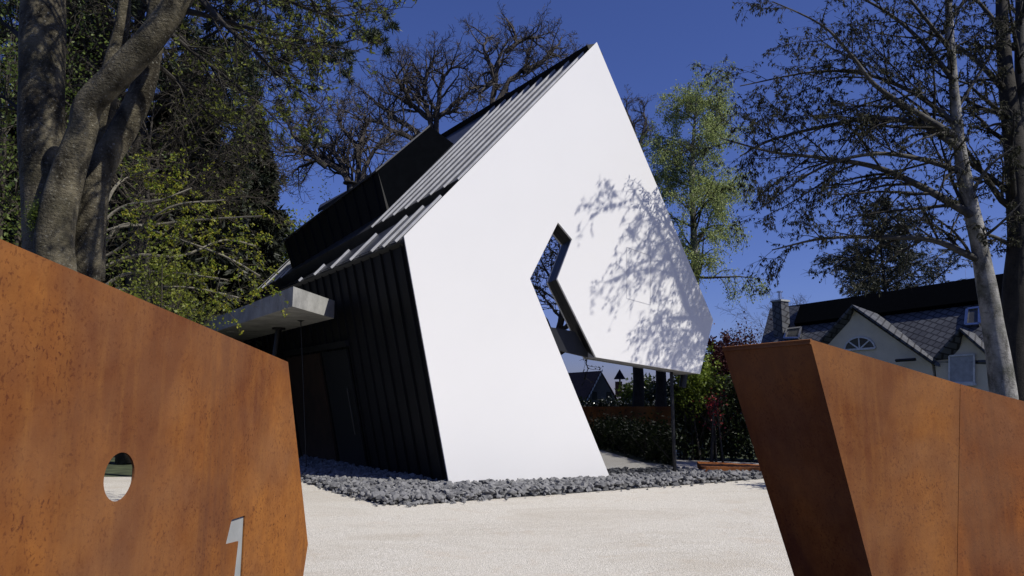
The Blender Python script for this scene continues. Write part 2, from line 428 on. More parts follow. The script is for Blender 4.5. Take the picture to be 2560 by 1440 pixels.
# dark spandrel at floor level behind the slot
q = [F(1375, 812), F(1450, 826), F(1492, 893), F(1402, 872)]
fixn(obj('spandrel', MB().prism([p - NF * (DEP - .075) for p in q], -NF * .03), M['spandrel'], sw))
# left ground-floor leg of the facade has an inner face along its slanted edge
p, q = B0, sl[3]
o_ = (q - p).normalized().cross(NF)
if o_.dot(U) > 0: o_ = -o_
fixn(obj('leg_reveal', MB().prism([p - NF * .072, q - NF * .072, q - NF * .5, p - NF * .5], o_ * .05), M['black'], house))

# ground-floor glazing: front pane, corner post, side panes
GI = .32
gA = hit(1385, 1200, A - NF * GI, NF); gA.z = .02
K = hit(1687, 1184, A - NF * GI, NF); K.z = .02
topL = hit(1392, 868, A - NF * GI, NF); 
def ceil_z(p):                                                             # height of the slanted soffit edge over a point on the facade
    s = (p - cG).dot(U); S1 = (cF - cG).dot(U); return cG.z + (cF.z - cG.z) * s / S1
KT = Vector((K.x, K.y, ceil_z(K) + .02))
front = [Vector((B0.x, B0.y, .02)) - NF * GI - U * 2.2, K, KT, Vector((cG.x, cG.y, cG.z + .03)) - NF * GI, topL]
gw = thing_parent = house
fg = fixn(obj('front_glazing', MB().prism(front, -NF * .02), M['glass'], house))
mid = hit(1640, 1186, A - NF * GI, NF); mid.z = .02
obj('mullion', MB().bar(K + NF * .03, KT + NF * .03 + Vector((0, 0, .1)), .05, .06, -NF), M['black'], fg)
obj('bottom_rail', MB().bar(front[0] + NF * .02, K + NF * .02, .05, .06, (0, 0, 1)), M['greyplate'], fg)
SDL = LEN - 1.2
nq = 4
for i in range(nq):
    p = K + RD * (SDL * i / nq + .03); q = K + RD * (SDL * (i + 1) / nq - .03); h = Vector((0, 0, KT.z))
    o = fixn(obj('side_glazing', MB().prism([p, q, q + h, p + h], U * .02), M['glass'], house))
    obj('mullion', MB().bar(q, q + h, .06, .06, -U), M['black'], o)
obj('column', MB().tube([hit(1641, 1172, A - NF * 1.0, NF) * 1.0, hit(1641, 900, A - NF * 1.0, NF)], .13, 20), M['inwall'], house)
# interior floor and partition
fl = [Vector((A0.x, A0.y, 0)) + U * .3 - NF * .4, Vector((K.x, K.y, 0)) - U * .02 - NF * .06, Vector((K.x, K.y, 0)) + RD * (LEN - .6) - U * .1, Vector((A0.x, A0.y, 0)) + U * .3 + RD * (LEN - .6)]
fixn(obj('interior_floor', MB().prism([p + Vector((0, 0, .03)) for p in fl], (0, 0, -.1)), M['floor'], house))
p = A0 + U * 2.3 - NF * .6; p.z = 0
fixn(obj('partition', MB().prism([p, p + RD * 6, p + RD * 6 + Vector((0, 0, 3)), p + Vector((0, 0, 3))], U * .12), M['inwall'], house))
# spotlight under the overhang
sp = hit(1712, 925, A - NF * .6, NF); sq = hit(1706, 968, A - NF * .6, NF)
obj('spotlight', MB().tube([hit(1716, 905, A - NF * .6, NF), sp, sp + (sq - sp) * .3, sq], [.03, .045, .075, .08], 16), M['spandrel'], house)

# dormer
J1, J2, J3 = Rh(968, 527), Rh(1135, 357), Rh(730, 672)
al = wl.normalized()
ND = RD.cross(al).normalized()
if ND.x > 0: ND = -ND
D1 = hit(945, 430, J1, ND); J3b = J3 - NR * .02
ND = (J3b - J1).cross(D1 - J1).normalized()
if ND.x > 0: ND = -ND
D3 = hit(710, 605, J1, ND)
NC = (J2 - J1).cross(D1 - J1).normalized()
if NC.y > 0: NC = -NC
D2 = hit(1075, 316, J1, NC)
print('dormer', J1, J2, J3, J3b, D1, D2, D3)
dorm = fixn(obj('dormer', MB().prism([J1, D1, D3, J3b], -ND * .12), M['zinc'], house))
mb = MB(); n = 11
for i in range(n):
    f = (i + .5) / n; a_ = J1.lerp(J3b, f); b_ = D1.lerp(D3, f); mb.bar(a_, b_, .03, .05, ND)
obj('standing_seam', mb, M['zinc'], dorm)
fixn(obj('dormer_cheek', MB().prism([J1 - NR * .1, D1, D2, J2 - NR * .1], -NC * .1), M['solar'], dorm))
back = RD * (D3 - D1).length
inn = -ND * 2.6
zt = Vector((0, 0, .05))
fixn(obj('dormer_roof', MB().prism([D1 + ND * .06 + zt * 0, D3 + ND * .06, D3 + inn + Vector((0, 0, .4)), D2 + RD * .2, D2], zt), M['roofzinc'], dorm))
fixn(obj('dormer_end', MB().prism([J3b, D3, D3 + inn, J3b + inn], -RD * .08), M['zinc'], dorm))
# flue and raised roof panel behind the dormer
yb = D1.lerp(D3, .3).y + .7
f0, f1 = P(876, 500, yb), P(876, 462, yb)
fl_ = fixn(obj('flue', MB().tube([f0, f1], .1, 16), M['black'], house))
obj('flue_cap', MB().tube([f1, f1 + Vector((0, 0, .03)), f1 + Vector((0, 0, .06)), f1 + Vector((0, 0, .1))], [.11, .2, .2, .03], 16), M['black'], fl_)
y2 = D1.lerp(D3, .6).y + .9
pp = [P(795, 522, y2), P(870, 476, y2 - 1.1), P(878, 470, y2 - .6), P(800, 512, y2 + .4)]
fixn(obj('raised_panel', MB().prism(pp, (0, 0, -.12)), M['roofzinc'], house))

# concrete entrance canopy
ZB = 3.38
can_n = G(731, 766, ZB); can_r = G(835, 796, ZB)
cl = RD * 8.5
hgt = Vector((0, 0, .39))
canopy = thing('entrance_canopy', 'raw concrete entrance canopy slab on slanted black posts beside the dark zinc wall', 'canopy', (can_n.x - 1, can_n.y + 2, 0))
slab = fixn(obj('slab', MB().prism([can_n, can_r, can_r + cl, can_n + cl], hgt), M['concrete'], canopy))
def Cb(px, py): return G(px, py, ZB)
for px, py, bx, by in ((697, 819, 640, 1130), (622, 853, 575, 1110)):
    t_ = Cb(px, py); bt = t_ + Vector((-.25, -.1, -ZB))
    o = obj('post', MB().tube([bt, t_ - Vector((0, 0, .02))], .075, 16), M['black'], canopy)
    obj('flange', MB().tube([t_ - Vector((0, 0, .05)), t_ - Vector((0, 0, .001))], .16, 20), M['black'], o)
t_ = Cb(752, 801)
o = obj('rain_chain', MB().tube([t_ + Vector((.25, .1, -ZB + .02)), t_], .01, 8), M['black'], canopy)
obj('rose', MB().tube([t_ - Vector((0, 0, .03)), t_ - Vector((0, 0, .001))], [.03, .09], 16), M['black'], o)
t_ = Cb(577, 829)
obj('downlight', MB().tube([t_ - Vector((0, 0, .02)), t_ - Vector((0, 0, .001))], .1, 20), M['greyplate'], canopy)

# ------------------------------------------------------------------ corten gate walls
q0 = P(0, 597, 2.0); q1 = P(720, 905, 4.0)
wd = Vector((q1.x - q0.x, q1.y - q0.y, 0)).normalized(); NL = Vector((wd.y, -wd.x, 0))      # faces the drive
H = lambda px, py: hit(px, py, q0, NL)
tl = q0 + (q0 - q1) * .42
e_a, e_b = H(720, 905), H(770, 1360)
e_c = down(H(758, 1440), e_b, -.02)
bl = Vector((tl.x, tl.y, -.02))
hc = H(299, 1192); hr = .5 * (H(299, 1132) - H(299, 1252)).length
hole = [hc + wd * hr * math.cos(a) + Vector((0, 0, hr * math.sin(a))) for a in np.linspace(0, 2 * math.pi, 48, endpoint=False)]
one = [H(613, 1288.5), H(579, 1299.5), H(564.5, 1361), H(596, 1353), H(585.5, 1445), H(582, 1482), H(603, 1484)]
leftw = thing('corten_wall', 'tall rust brown steel wall with round hole and cut-out house number', 'wall', ((q0.x + q1.x) / 2, 3, 0))
pl = fixn(obj('plate', MB().poly_prism([[tl, e_a, e_b, e_c, bl], hole, one], -NL * .008), M['corten'], leftw))
# the folded return at the far end and the frame behind the plate
fold = -NL * .3
fixn(obj('folded_edge', MB().prism([e_a - NL * .015, e_b - NL * .015, e_c - NL * .015, e_c + fold, e_b + fold, e_a + fold], -wd * .012), M['corten'], leftw))
nb = [H(545, 1275), H(630, 1270), H(620, 1500), H(545, 1500)]
fixn(obj('house_number', MB().prism([p - NL * .0095 for p in nb], -NL * .01), M['greyplate'], leftw))

n0 = P(2025, 848, 3.8); c0 = P(2400, 960, 4.12); c1 = down(P(2392, 1440, 4.08), c0, -.02)
n1 = (c0 - n0).cross(c1 - n0).normalized(); nb0 = down(hit(2180, 1440, n0, n1), n0, -.02)
l0 = P(1805, 868, 4.38); n2 = (l0 - n0).cross(nb0 - n0).normalized(); lb0 = down(hit(1985, 1440, n0, n2), l0, -.02)
x0 = P(2560, 1003, 4.2); n3 = (x0 - c0).cross(c1 - c0).normalized(); x1 = down(hit(2552, 1440, c0, n3), x0, -.02)
x0, x1 = c0 + (x0 - c0) * 3.2, c1 + (x1 - c1) * 3.2
k0 = l0 + (x0 - c0).normalized() * 1.2 + Vector((0, .5, -.25)); bk_ = Vector((.25, .6, 0))
rightw = thing('corten_wall', 'angular rust brown steel wall block with dark shaded end in front of the slate-roofed house', 'wall', (n0.x + .5, n0.y + .3, 0))
def sheet(name, pts, ref, m):
    nn = (pts[1] - pts[0]).cross(pts[2] - pts[0]).normalized()
    if nn.dot(ref) < 0: nn = -nn
    return fixn(obj(name, MB().prism(pts, -nn * .012), m, rightw))
sheet('end_plate', [l0, n0, nb0, lb0], Vector((-1, -.4, 0)), M['corten'])
sheet('front_plate', [n0, c0, c1, nb0], Vector((0, -1, 0)), M['corten'])
sheet('front_plate', [c0 + (x0 - c0).normalized() * .003, x0, x1, c1 + (x0 - c0).normalized() * .003], Vector((0, -1, 0)), M['corten2'])
sheet('top_plate', [n0 - Vector((0, 0, .013)), c0 - Vector((0, 0, .013)), x0 - Vector((0, 0, .013)), x0 + bk_ - Vector((0, 0, .013)), l0 - Vector((0, 0, .013))], Vector((0, 0, 1)), M['corten'])
sheet('back_plate', [l0 + Vector((.01, .03, 0)), x0 + bk_, Vector((x0.x + bk_.x, x0.y + bk_.y, -.02)), lb0 + Vector((.01, .03, 0))], Vector((0, 1, 0)), M['corten'])

r2_ = Vector((1, .12, 0)).normalized()
x2 = Vector((16, x0.y + 1.2, x0.z - .05)); x3 = Vector((16, x0.y + 1.2, -.02))
sheet('front_plate', [x0 + r2_ * .003, x2, x3, x1 + r2_ * .003], Vector((0, -1, 0)), M['corten'])

# low corten platform by the glass
pa, pb_, pc_, pd_ = G(1755, 1190), G(1905, 1192), G(1905, 1180), G(1750, 1177)
pf = [pa, pb_, pb_ + (pb_ - pa).normalized() * .3 + Vector((.0, .7, 0)), pd_ + Vector((0, .25, 0))]
tag(fixn(obj('steel_platform', MB().prism([p + Vector((0, 0, .06)) for p in pf], (0, 0, .13)), M['corten2'])), 'low rusty steel platform lying at the end of the dark stone bed', 'platform')

# ------------------------------------------------------------------ stone bed
rng = np.random.default_rng(7)
protos = []
for k in range(16):
    bm = bmesh.new()
    pts = rng.normal(size=(13, 3)); pts /= np.linalg.norm(pts, axis=1, keepdims=True); pts *= rng.uniform(.75, 1.05, (13, 1))
    for p in pts: bm.verts.new(p)
    bmesh.ops.convex_hull(bm, input=bm.verts)
    loose = [v_ for v_ in bm.verts if not v_.link_faces]
    for v_ in loose: bm.verts.remove(v_)
    bm.verts.index_update(); bmesh.ops.triangulate(bm, faces=bm.faces)
    protos.append((np.array([v_.co[:] for v_ in bm.verts]), np.array([[v_.index for v_ in f.verts] for f in bm.faces]))); bm.free()
fr = [(700, 1188), (755, 1203), (830, 1228), (900, 1248), (960, 1262), (1050, 1262), (1200, 1250), (1400, 1236), (1600, 1221), (1800, 1206), (1905, 1197), (1930, 1195)]
frp = [G(*p) for p in fr]
bkp = [G(1930, 1188), G(1760, 1187), G(1690, 1180), G(1690, 1186), G(1530, 1201), G(1120, 1212)] + [A0 + RD * 2 , A0 + RD * 5, A0 + RD * 8]
bkp[-3:] = [Vector((p.x, p.y, 0)) for p in bkp[-3:]]
poly = np.array([(p.x, p.y) for p in frp + bkp])
def inside(x, y, pg):
    r = np.zeros(len(x), bool); j = len(pg) - 1
    for i in range(len(pg)):
        xi, yi = pg[i]; xj, yj = pg[j]
        c_ = ((yi > y) != (yj > y)) & (x < (xj - xi) * (y - yi) / (yj - yi + 1e-12) + xi); r ^= c_; j = i
    return r
mn, mx = poly.min(0), poly.max(0)
sp_ = .098
gx, gy = np.meshgrid(np.arange(mn[0], mx[0], sp_), np.arange(mn[1], mx[1], sp_))
X = (gx + rng.uniform(-.5, .5, gx.shape) * sp_).ravel(); Yv = (gy + rng.uniform(-.5, .5, gy.shape) * sp_).ravel()
X = np.concatenate([X, X + .04]); Yv = np.concatenate([Yv, Yv + .05]); lay = np.repeat([0, 1], len(X) // 2)
k_ = inside(X, Yv, poly); X, Yv, lay = X[k_], Yv[k_], lay[k_]
ex = [(frp[i].lerp(frp[i + 1], rng.uniform()) + Vector((0, -abs(rng.normal()) * .12, 0))) for i in rng.integers(0, len(frp) - 2, 130)]
X = np.concatenate([X, [p.x for p in ex]]); Yv = np.concatenate([Yv, [p.y for p in ex]]); lay = np.concatenate([lay, np.full(len(ex), -1)])
mb = MB()
for x, y, la in zip(X, Yv, lay):
    pv, pfc = protos[rng.integers(16)]
    s_ = rng.uniform(.042, .085) * (.55 if la < 0 else 1) * np.array([rng.uniform(.8, 1.3), rng.uniform(.8, 1.3), rng.uniform(.6, .95)])
    q, _ = np.linalg.qr(rng.normal(size=(3, 3)))
    mb.addq((pv @ q.T) * s_ + (x, y, .02 + max(la, 0) * .065 - (.01 if la < 0 else 0) + rng.uniform(-.01, .03)), pfc)
tag(obj('stone_bed', mb, M['rock']), 'bed of broken dark grey basalt stones along the foot of the white house', 'stones', kind='stuff')
struct('bed_soil', MB().add([(p[0], p[1], .006) for p in poly], [list(range(len(poly)))]), M['inwall'])

# ------------------------------------------------------------------ trees: generator
def nrm(v): return v / (np.linalg.norm(v) + 1e-12)
def perp(rng, d):
    a = rng.normal(size=3); a -= d * a.dot(d); return nrm(a)
def catmull(pts, n=6):
    pts = [np.array(p, float) for p in pts]; out = []
    pp_ = [2 * pts[0] - pts[1]] + pts + [2 * pts[-1] - pts[-2]]
    for i in range(len(pts) - 1):
        a, b_, c_, d_ = pp_[i:i + 4]
        for t in np.linspace(0, 1, n, endpoint=False):
            out.append(.5 * (2 * b_ + (c_ - a) * t + (2 * a - 5 * b_ + 4 * c_ - d_) * t * t + (3 * b_ - a - 3 * c_ + d_) * t ** 3))
    out.append(pts[-1]); return np.array(out)
def grow(rng, out, p, d, L, r, lv, sp):
    """append (points, radii, level) for one branch and everything growing from it"""
    s = sp[lv]; n = s.get('seg', 5); pts = [p]; d = nrm(d); st = L / n
    for i in range(n):
        d = nrm(d + rng.normal(size=3) * s['wig'] + np.array([0, 0, s.get('up', 0)]) + s.get('bias', np.zeros(3)))
        p = p + d * st; pts.append(p)
    pts = np.array(pts); rad = r * (1 - np.linspace(0, 1, n + 1) * s.get('tap', .8)); out.append((pts, rad, lv))
    if lv + 1 < len(sp): spawn(rng, out, pts, rad, L, lv, sp)
def spawn(rng, out, pts, rad, L, lv, sp):
    s = sp[lv]; n = len(pts) - 1
    m = s['n'] if isinstance(s['n'], int) else int(rng.integers(s['n'][0], s['n'][1] + 1))
    for k in range(m):
        f = s.get('f0', .25) + (1 - s.get('f0', .25)) * (k + rng.uniform(.1, .9)) / m
        x = f * n; i = min(int(x), n - 1); q = pts[i] + (pts[i + 1] - pts[i]) * (x - i)
        t = nrm(pts[i + 1] - pts[i]); an = math.radians(rng.uniform(*s['ang']))
        dd = t * math.cos(an) + perp(rng, t) * math.sin(an)
        LL = L * rng.uniform(*s['len']) * (1 - s.get('fall', .45) * f)
        rr = (rad[i] * (1 - (x - i)) + rad[i + 1] * (x - i)) * s.get('rr', .6)
        grow(rng, out, q, dd, LL, max(rr, s.get('rmin', .004)), lv + 1, sp)
def tubes(paths, big=.05):
    mb = MB()
    for pts, rad, lv in paths:
        sd = 10 if rad[0] > big * 2 else 6 if rad[0] > big else 4 if rad[0] > big * .35 else 3
        mb.tube(pts, rad, sd, cap=False)
    return mb
def leaves(rng, pos, dirs, L, W, jit=.5):
    """one quad leaf per position"""
    n = len(pos); d = dirs + rng.normal(size=(n, 3)) * jit; d /= np.linalg.norm(d, axis=1, keepdims=True)
    s = np.cross(d, rng.normal(size=(n, 3))); s /= np.linalg.norm(s, axis=1, keepdims=True)
    l = L * rng.uniform(.6, 1.3, (n, 1)); w_ = W * rng.uniform(.6, 1.3, (n, 1))
    v = np.stack([pos, pos + d * l * .45 + s * w_ / 2, pos + d * l, pos + d * l * .45 - s * w_ / 2], 1)
    return v.reshape(-1, 3), np.arange(4 * n).reshape(n, 4)
def on_paths(rng, paths, levels, per_m, spread=.0, f0=0.0):
    P_, D_ = [], []
    for pts, rad, lv in paths:
        if lv not in levels: continue
        L = np.linalg.norm(np.diff(pts, axis=0), axis=1).sum(); k = rng.poisson(L * per_m)
        if not k: continue
        x = rng.uniform(f0, 1, k) * (len(pts) - 1); i = np.minimum(x.astype(int), len(pts) - 2)
        P_.append(pts[i] + (pts[i + 1] - pts[i]) * (x - i)[:, None]); D_.append(pts[i + 1] - pts[i])
    P_ = np.concatenate(P_); D_ = np.concatenate(D_); D_ /= np.linalg.norm(D_, axis=1, keepdims=True) + 1e-9
    if spread: P_ = P_ + rng.normal(size=P_.shape) * spread
    return P_, D_
def limb(spec, n=5):
    """spec: (px, py, Y, width in px)"""
    pts = catmull([tuple(P(a, b_, c_)) for a, b_, c_, _ in spec], n)
    rs = [d_ / 2 / FPX * c_ for _, _, c_, d_ in spec]
    rad = np.interp(np.linspace(0, 1, len(pts)), np.linspace(0, 1, len(rs)), rs); return pts, rad
def lumpy(pts, rad, seed, sides=22, amp=.06):
    """a trunk surface with swellings"""
    r_ = np.random.default_rng(seed); mb = MB(); mb.tube(pts, rad, sides)
    v = mb.v[0]; cen = np.repeat(np.asarray(pts), sides, axis=0); off = v - cen
    ph = r_.uniform(0, 6.28, 8); k = r_.normal(size=(8, 3)) * 3.2
    w_ = sum(np.sin(v @ k[i] + ph[i]) for i in range(8)) / 8
    mb.v[0] = cen + off * (1 + amp * 2.2 * w_)[:, None]; return mb

# ---- bare oaks behind the house
OAK = [dict(seg=8, wig=.1, up=.05, n=(11, 13), ang=(28, 62), len=(.75, 1.15), f0=.38, fall=.25, rr=.68, tap=.86),
       dict(seg=10, wig=.25, up=.07, n=(8, 10), ang=(30, 68), len=(.38, .62), f0=.2, rr=.62, tap=.75),
       dict(seg=8, wig=.3, up=.05, n=(7, 9), ang=(30, 68), len=(.4, .62), f0=.15, rr=.6, tap=.75),
       dict(seg=5, wig=.27, up=.04, n=(6, 7), ang=(25, 60), len=(.4, .65), f0=.1, rr=.6, tap=.7),
       dict(seg=4, wig=.2, up=.0, n=0, ang=(0, 0), len=(0, 0), tap=.5)]
def oak(px, Y, top, lean, seed, label, rad=.46, sp=OAK, frac=.48, name='oak_tree'):
    g = P(px, 1000, Y); g.z = 0; r_ = np.random.default_rng(seed); out = []
    h = P(px, top, Y).z
    t = thing(name, label, 'tree', g, 'bare oaks behind the white house')
    grow(r_, out, np.array(g), np.array([lean, 0, 1.0]), h * frac, rad, 0, sp)
    zm = np.percentile(np.concatenate([x[0][:, 2] for x in out]), 98.5); sc_ = np.array([1.15, 1.15, 1]) * h / zm; out = [(np.array(g) + (a - np.array(g)) * sc_, b_, c_) for a, b_, c_ in out]
    out = [(a, np.maximum(b_, .0085), c_) for a, b_, c_ in out]
    mb = MB(); mb.tube(out[0][0], out[0][1] , 12); obj('trunk', mb, M['bk_oak'], t, True)
    obj('crown', tubes(out[1:]), M['bk_oak'], t)
    return t
def oak_limbs(Y, gx, limbs, seed, label, sub=(2.3, 1.2), w0=17):
    r_ = np.random.default_rng(seed); g = P(gx, 1000, Y); g.z = 0; out = []
    t = thing('oak_tree', label, 'tree', g, 'bare oaks behind the white house')
    fk = limbs[0][0]; tp = P(fk[0], fk[1], Y); bend = Vector(((g.x + tp.x) / 2 + .15, Y, tp.z * .5))
    mb = MB(); mb.tube(catmull([tuple(g), tuple(bend), tuple(tp)], 5), np.linspace(w0 * 1.5, w0 * .6, 11) / FPX * Y, 12); obj('trunk', mb, M['bk_oak'], t, True)
    for l_ in limbs:
        n_ = len(l_); dy = r_.normal() * 1.2
        p_, r2 = limb([(a + r_.normal() * 5 * (k > 0), b_ + r_.normal() * 5 * (k > 0), Y + dy * k / n_, w0 * (1 - .82 * k / (n_ - 1))) for k, (a, b_) in enumerate(l_)], 6)
        p_ = p_ + np.cumsum(r_.normal(size=p_.shape) * .035, axis=0); out.append((p_, r2, 0)); L = np.linalg.norm(np.diff(p_, axis=0), axis=1).sum()
        spawn(r_, out, p_, r2, sub[0], 0, [dict(n=int(5 + L * 2.2), ang=(28, 70), len=(.5, 1.05), f0=.12, fall=.35, rr=.55, rmin=.012),
              dict(seg=7, wig=.27, up=.06, n=(6, 8), ang=(30, 68), len=(.4, .7), f0=.15, rr=.6, tap=.7, rmin=.009),
              dict(seg=6, wig=.28, up=.05, n=(4, 6), ang=(30, 65), len=(.4, .7), f0=.12, rr=.6, tap=.7, rmin=.007), dict(seg=4, wig=.25, up=.02, n=0, ang=(0, 0), len=(0, 0), tap=.5)])
    obj('crown', tubes([(a, np.maximum(b_, .0075), c_) for a, b_, c_ in out], .08), M['bk_oak'], t); print('oak', len(out))
oak_limbs(31, 900, [[(888, 500), (868, 440), (818, 420), (760, 428), (712, 446)], [(888, 500), (852, 400), (805, 350), (772, 312), (790, 268)], [(888, 500), (884, 385), (855, 315), (848, 262)],
    [(888, 500), (915, 410), (948, 372), (985, 350)], [(868, 440), (800, 396), (742, 376), (706, 388)], [(818, 420), (775, 380), (735, 330), (748, 296)], [(884, 400), (905, 330), (895, 290)]], 3, 'bare spreading oak with low crown beyond the dark dormer, leftmost of the bare oaks')
oak_limbs(35, 1090, [[(1085, 365), (1080, 290), (1060, 235), (1022, 185), (1040, 118)], [(1085, 365), (1100, 230), (1122, 178), (1165, 165)], [(1080, 300), (1030, 268), (975, 228), (962, 180)], [(1085, 365), (1000, 300), (935, 268), (892, 232)],
    [(1085, 365), (990, 335), (925, 305), (880, 296)], [(1090, 300), (1130, 258), (1172, 222)], [(1060, 235), (1068, 170), (1090, 125)], [(1030, 268), (1000, 210), (985, 165)]], 11, 'tall bare oak rising directly behind the dormer top', (2.5, 1.2), 16)
oak_limbs(33, 1215, [[(1228, 300), (1240, 180), (1262, 130), (1290, 78)], [(1228, 300), (1262, 215), (1305, 178), (1338, 130), (1340, 82)], [(1228, 300), (1310, 222), (1372, 180), (1432, 128)], [(1240, 200), (1226, 150), (1214, 104), (1230, 80)],
    [(1305, 178), (1368, 132), (1402, 104)], [(1240, 200), (1200, 225), (1186, 260)], [(1262, 130), (1315, 100), (1370, 88)]], 5, 'bare oak with thick limbs behind the roof ridge just left of the white apex', (2.1, 1.1), 16)
oak_limbs(42, 1575, [[(1580, 420), (1586, 330), (1572, 285), (1576, 248)], [(1580, 420), (1606, 300), (1620, 262)], [(1580, 400), (1560, 310), (1552, 282)], [(1580, 420), (1606, 340), (1622, 310)]], 9, 'small distant bare oak peeking past the right edge of the white facade', (1.5, 1), 9)

# ---- birch at the right behind the house
def birch():
    Y = 24; g = P(1730, 1000, Y); g.z = 0; r_ = np.random.default_rng(21)
    t = thing('birch_tree', 'pale green weeping birch in fresh leaf right of the white facade', 'tree', g)
    top = P(1742, 235, Y); out = []
    tr = catmull([tuple(g), tuple(P(1738, 700, Y)), tuple(P(1730, 430, Y)), tuple(top)], 6); rad = np.linspace(.2, .02, len(tr))
    sp = [dict(n=60, ang=(35, 75), len=(.17, .27), f0=.3, fall=.55, rr=.35, rmin=.012),
          dict(seg=6, wig=.16, up=-.02, n=(7, 9), ang=(30, 65), len=(.4, .65), f0=.2, rr=.5, rmin=.006),
          dict(seg=5, wig=.12, up=-.22, n=(4, 6), ang=(20, 60), len=(.5, .8), f0=.1, rr=.6, rmin=.005),
          dict(seg=5, wig=.08, up=-.4, n=0, ang=(0, 0), len=(0, 0), tap=.3)]
    spawn(r_, out, tr, rad, np.linalg.norm(np.diff(tr, axis=0), axis=1).sum(), 0, sp)
    mb = MB(); mb.tube(tr, rad, 10); obj('trunk', mb, M['bk_alder'], t, True)
    obj('branches', tubes(out), M['bk_twig'], t)
    p_, d_ = on_paths(r_, out, (2, 3), 46, .07); mb = MB(); mb.addq(*leaves(r_, p_, d_ * .3 + np.array([0, 0, -.6]), .065, .042, .6)); obj('crown', mb, M['lf_birch'], t); print('birch leaves', len(p_))
birch()

# ---- two grey-barked trees with hanging leaves at the right
ALD = [dict(seg=6, wig=.08, up=.02, n=(7, 10), ang=(30, 60), len=(.35, .6), f0=.15, fall=.5, rr=.5, rmin=.007),
       dict(seg=6, wig=.12, up=-.03, n=(6, 8), ang=(30, 55), len=(.35, .6), f0=.15, rr=.55, rmin=.005),
       dict(seg=5, wig=.14, up=-.06, n=(2, 4), ang=(25, 60), len=(.45, .7), f0=.2, rr=.6, rmin=.004),
       dict(seg=4, wig=.15, up=-.08, n=0, ang=(0, 0), len=(0, 0), tap=.4)]
def grey_tree(label, trunk, limbs, base, seed, dens, bark='bk_alder'):
    t = thing('hornbeam_tree', label, 'tree', base, 'grey-barked trees at the right'); r_ = np.random.default_rng(seed)
    pts, rad = limb(trunk, 6); obj('trunk', lumpy(pts, rad, seed, 18, .05), M[bark], t, True)
    out = []
    for l_ in limbs:
        py_ = l_[0][1] + 10; ii = sorted(range(len(trunk)), key=lambda i: trunk[i][1]); yy = [trunk[i][1] for i in ii]
        l_ = [(float(np.interp(py_, yy, [trunk[i][0] for i in ii])), py_, float(np.interp(py_, yy, [trunk[i][2] for i in ii])), l_[0][3] * 1.15)] + l_
        p_, r2 = limb(l_, 5); out.append((p_, r2, 0)); L = np.linalg.norm(np.diff(p_, axis=0), axis=1).sum()
        spawn(r_, out, p_, r2, L, 0, [dict(ALD[0], n=int(4 + L * 3.2))] + ALD[1:])
    def over(q):                                                            # crown cut by its shadow: would this point shade the clear facade
        tt = (A - Vector(q)).dot(NF) / LDIR.dot(NF); g_ = Vector(q) + LDIR * tt; s_ = (g_ - A).dot(U)
        return tt > 0 and -1 < s_ < 5 and (g_.z > 6.25 or s_ < 2.55 or (g_.z < 1.6 and s_ < 3.3))
    o2 = []
    for x in out:
        m_ = [i for i, q in enumerate(x[0]) if over(q)]
        if x[2] == 0 and m_ and m_[0] > 2: o2.append((x[0][:m_[0]], np.minimum(x[1][:m_[0]], np.linspace(1, .12, m_[0]) * x[1][0]), 0))
        elif not m_ or (x[2] == 0): o2.append(x)
    out = o2
    obj('limbs', tubes([x for x in out if x[2] == 0], .03), M['bk_limb'], t, True); obj('twigs', tubes([x for x in out if x[2]], .03), M['bk_dark'], t)
    p_, d_ = on_paths(r_, out, (1, 2, 3), dens, .01, .15)
    p_ = np.repeat(p_, 3, axis=0); d_ = np.repeat(d_, 3, axis=0)
    mb = MB(); mb.addq(*leaves(r_, p_, d_ * .25 + np.array([0, 0, -.75]), .088, .023, .42)); obj('leaves', mb, M['lf_alder'], t); print(label[:20], 'leaves', len(p_))
Y1 = 13.6
tr1 = [(2525, 1130, 14.0, 96), (2505, 960, 14.0, 84), (2478, 780, 13.9, 74), (2445, 600, 13.8, 60), (2412, 450, 13.7, 52), (2392, 300, 13.6, 40), (2378, 130, 13.5, 32), (2368, -60, 13.5, 24), (2360, -160, 13.5, 12)]
lb1 = [[(2425, 640, 13.8, 26), (2330, 600, 13.9, 20), (2200, 594, 14.1, 14), (2060, 596, 14.2, 10), (1930, 625, 14.9, 4)],
       [(2415, 530, 13.7, 30), (2300, 465, 13.8, 24), (2190, 418, 14, 19), (2060, 395, 14.1, 14), (1930, 380, 14.2, 10), (1800, 345, 14.3, 4)],
       [(2392, 425, 13.7, 22), (2290, 395, 13.6, 17), (2180, 385, 13.6, 13), (2050, 420, 13.8, 9), (1900, 520, 14, 4)],
       [(2385, 360, 13.6, 28), (2300, 310, 13.9, 22), (2180, 296, 14.1, 17), (2050, 318, 14.3, 12), (1930, 350, 14.4, 8), (1850, 390, 14.5, 4)],
       [(2380, 335, 13.6, 26), (2290, 280, 13.3, 20), (2190, 215, 13.2, 16), (2130, 140, 13.2, 12), (2050, 60, 13.2, 8), (1900, -10, 13.2, 4)],
       [(2378, 300, 13.6, 20), (2280, 230, 13.9, 15), (2160, 185, 14.2, 12), (2030, 180, 14.4, 8), (1850, 215, 14.6, 4)],
       [(2376, 190, 13.5, 20), (2290, 90, 13.8, 14), (2200, 20, 14, 10), (2080, -40, 14.2, 4)],
       [(2372, 120, 13.5, 18), (2300, 30, 13, 12), (2230, -60, 12.8, 6)],
       [(2420, 500, 13.7, 16), (2470, 420, 13.4, 10), (2530, 370, 13.2, 5)],
       [(2388, 280, 13.6, 16), (2450, 180, 13.6, 10), (2500, 90, 13.5, 5)],
       [(2450, 600, 13.8, 14), (2500, 560, 13.2, 9), (2560, 500, 13, 4)],
       [(2372, 60, 13.5, 14), (2440, -40, 13.5, 8), (2500, -100, 13.5, 4)]]
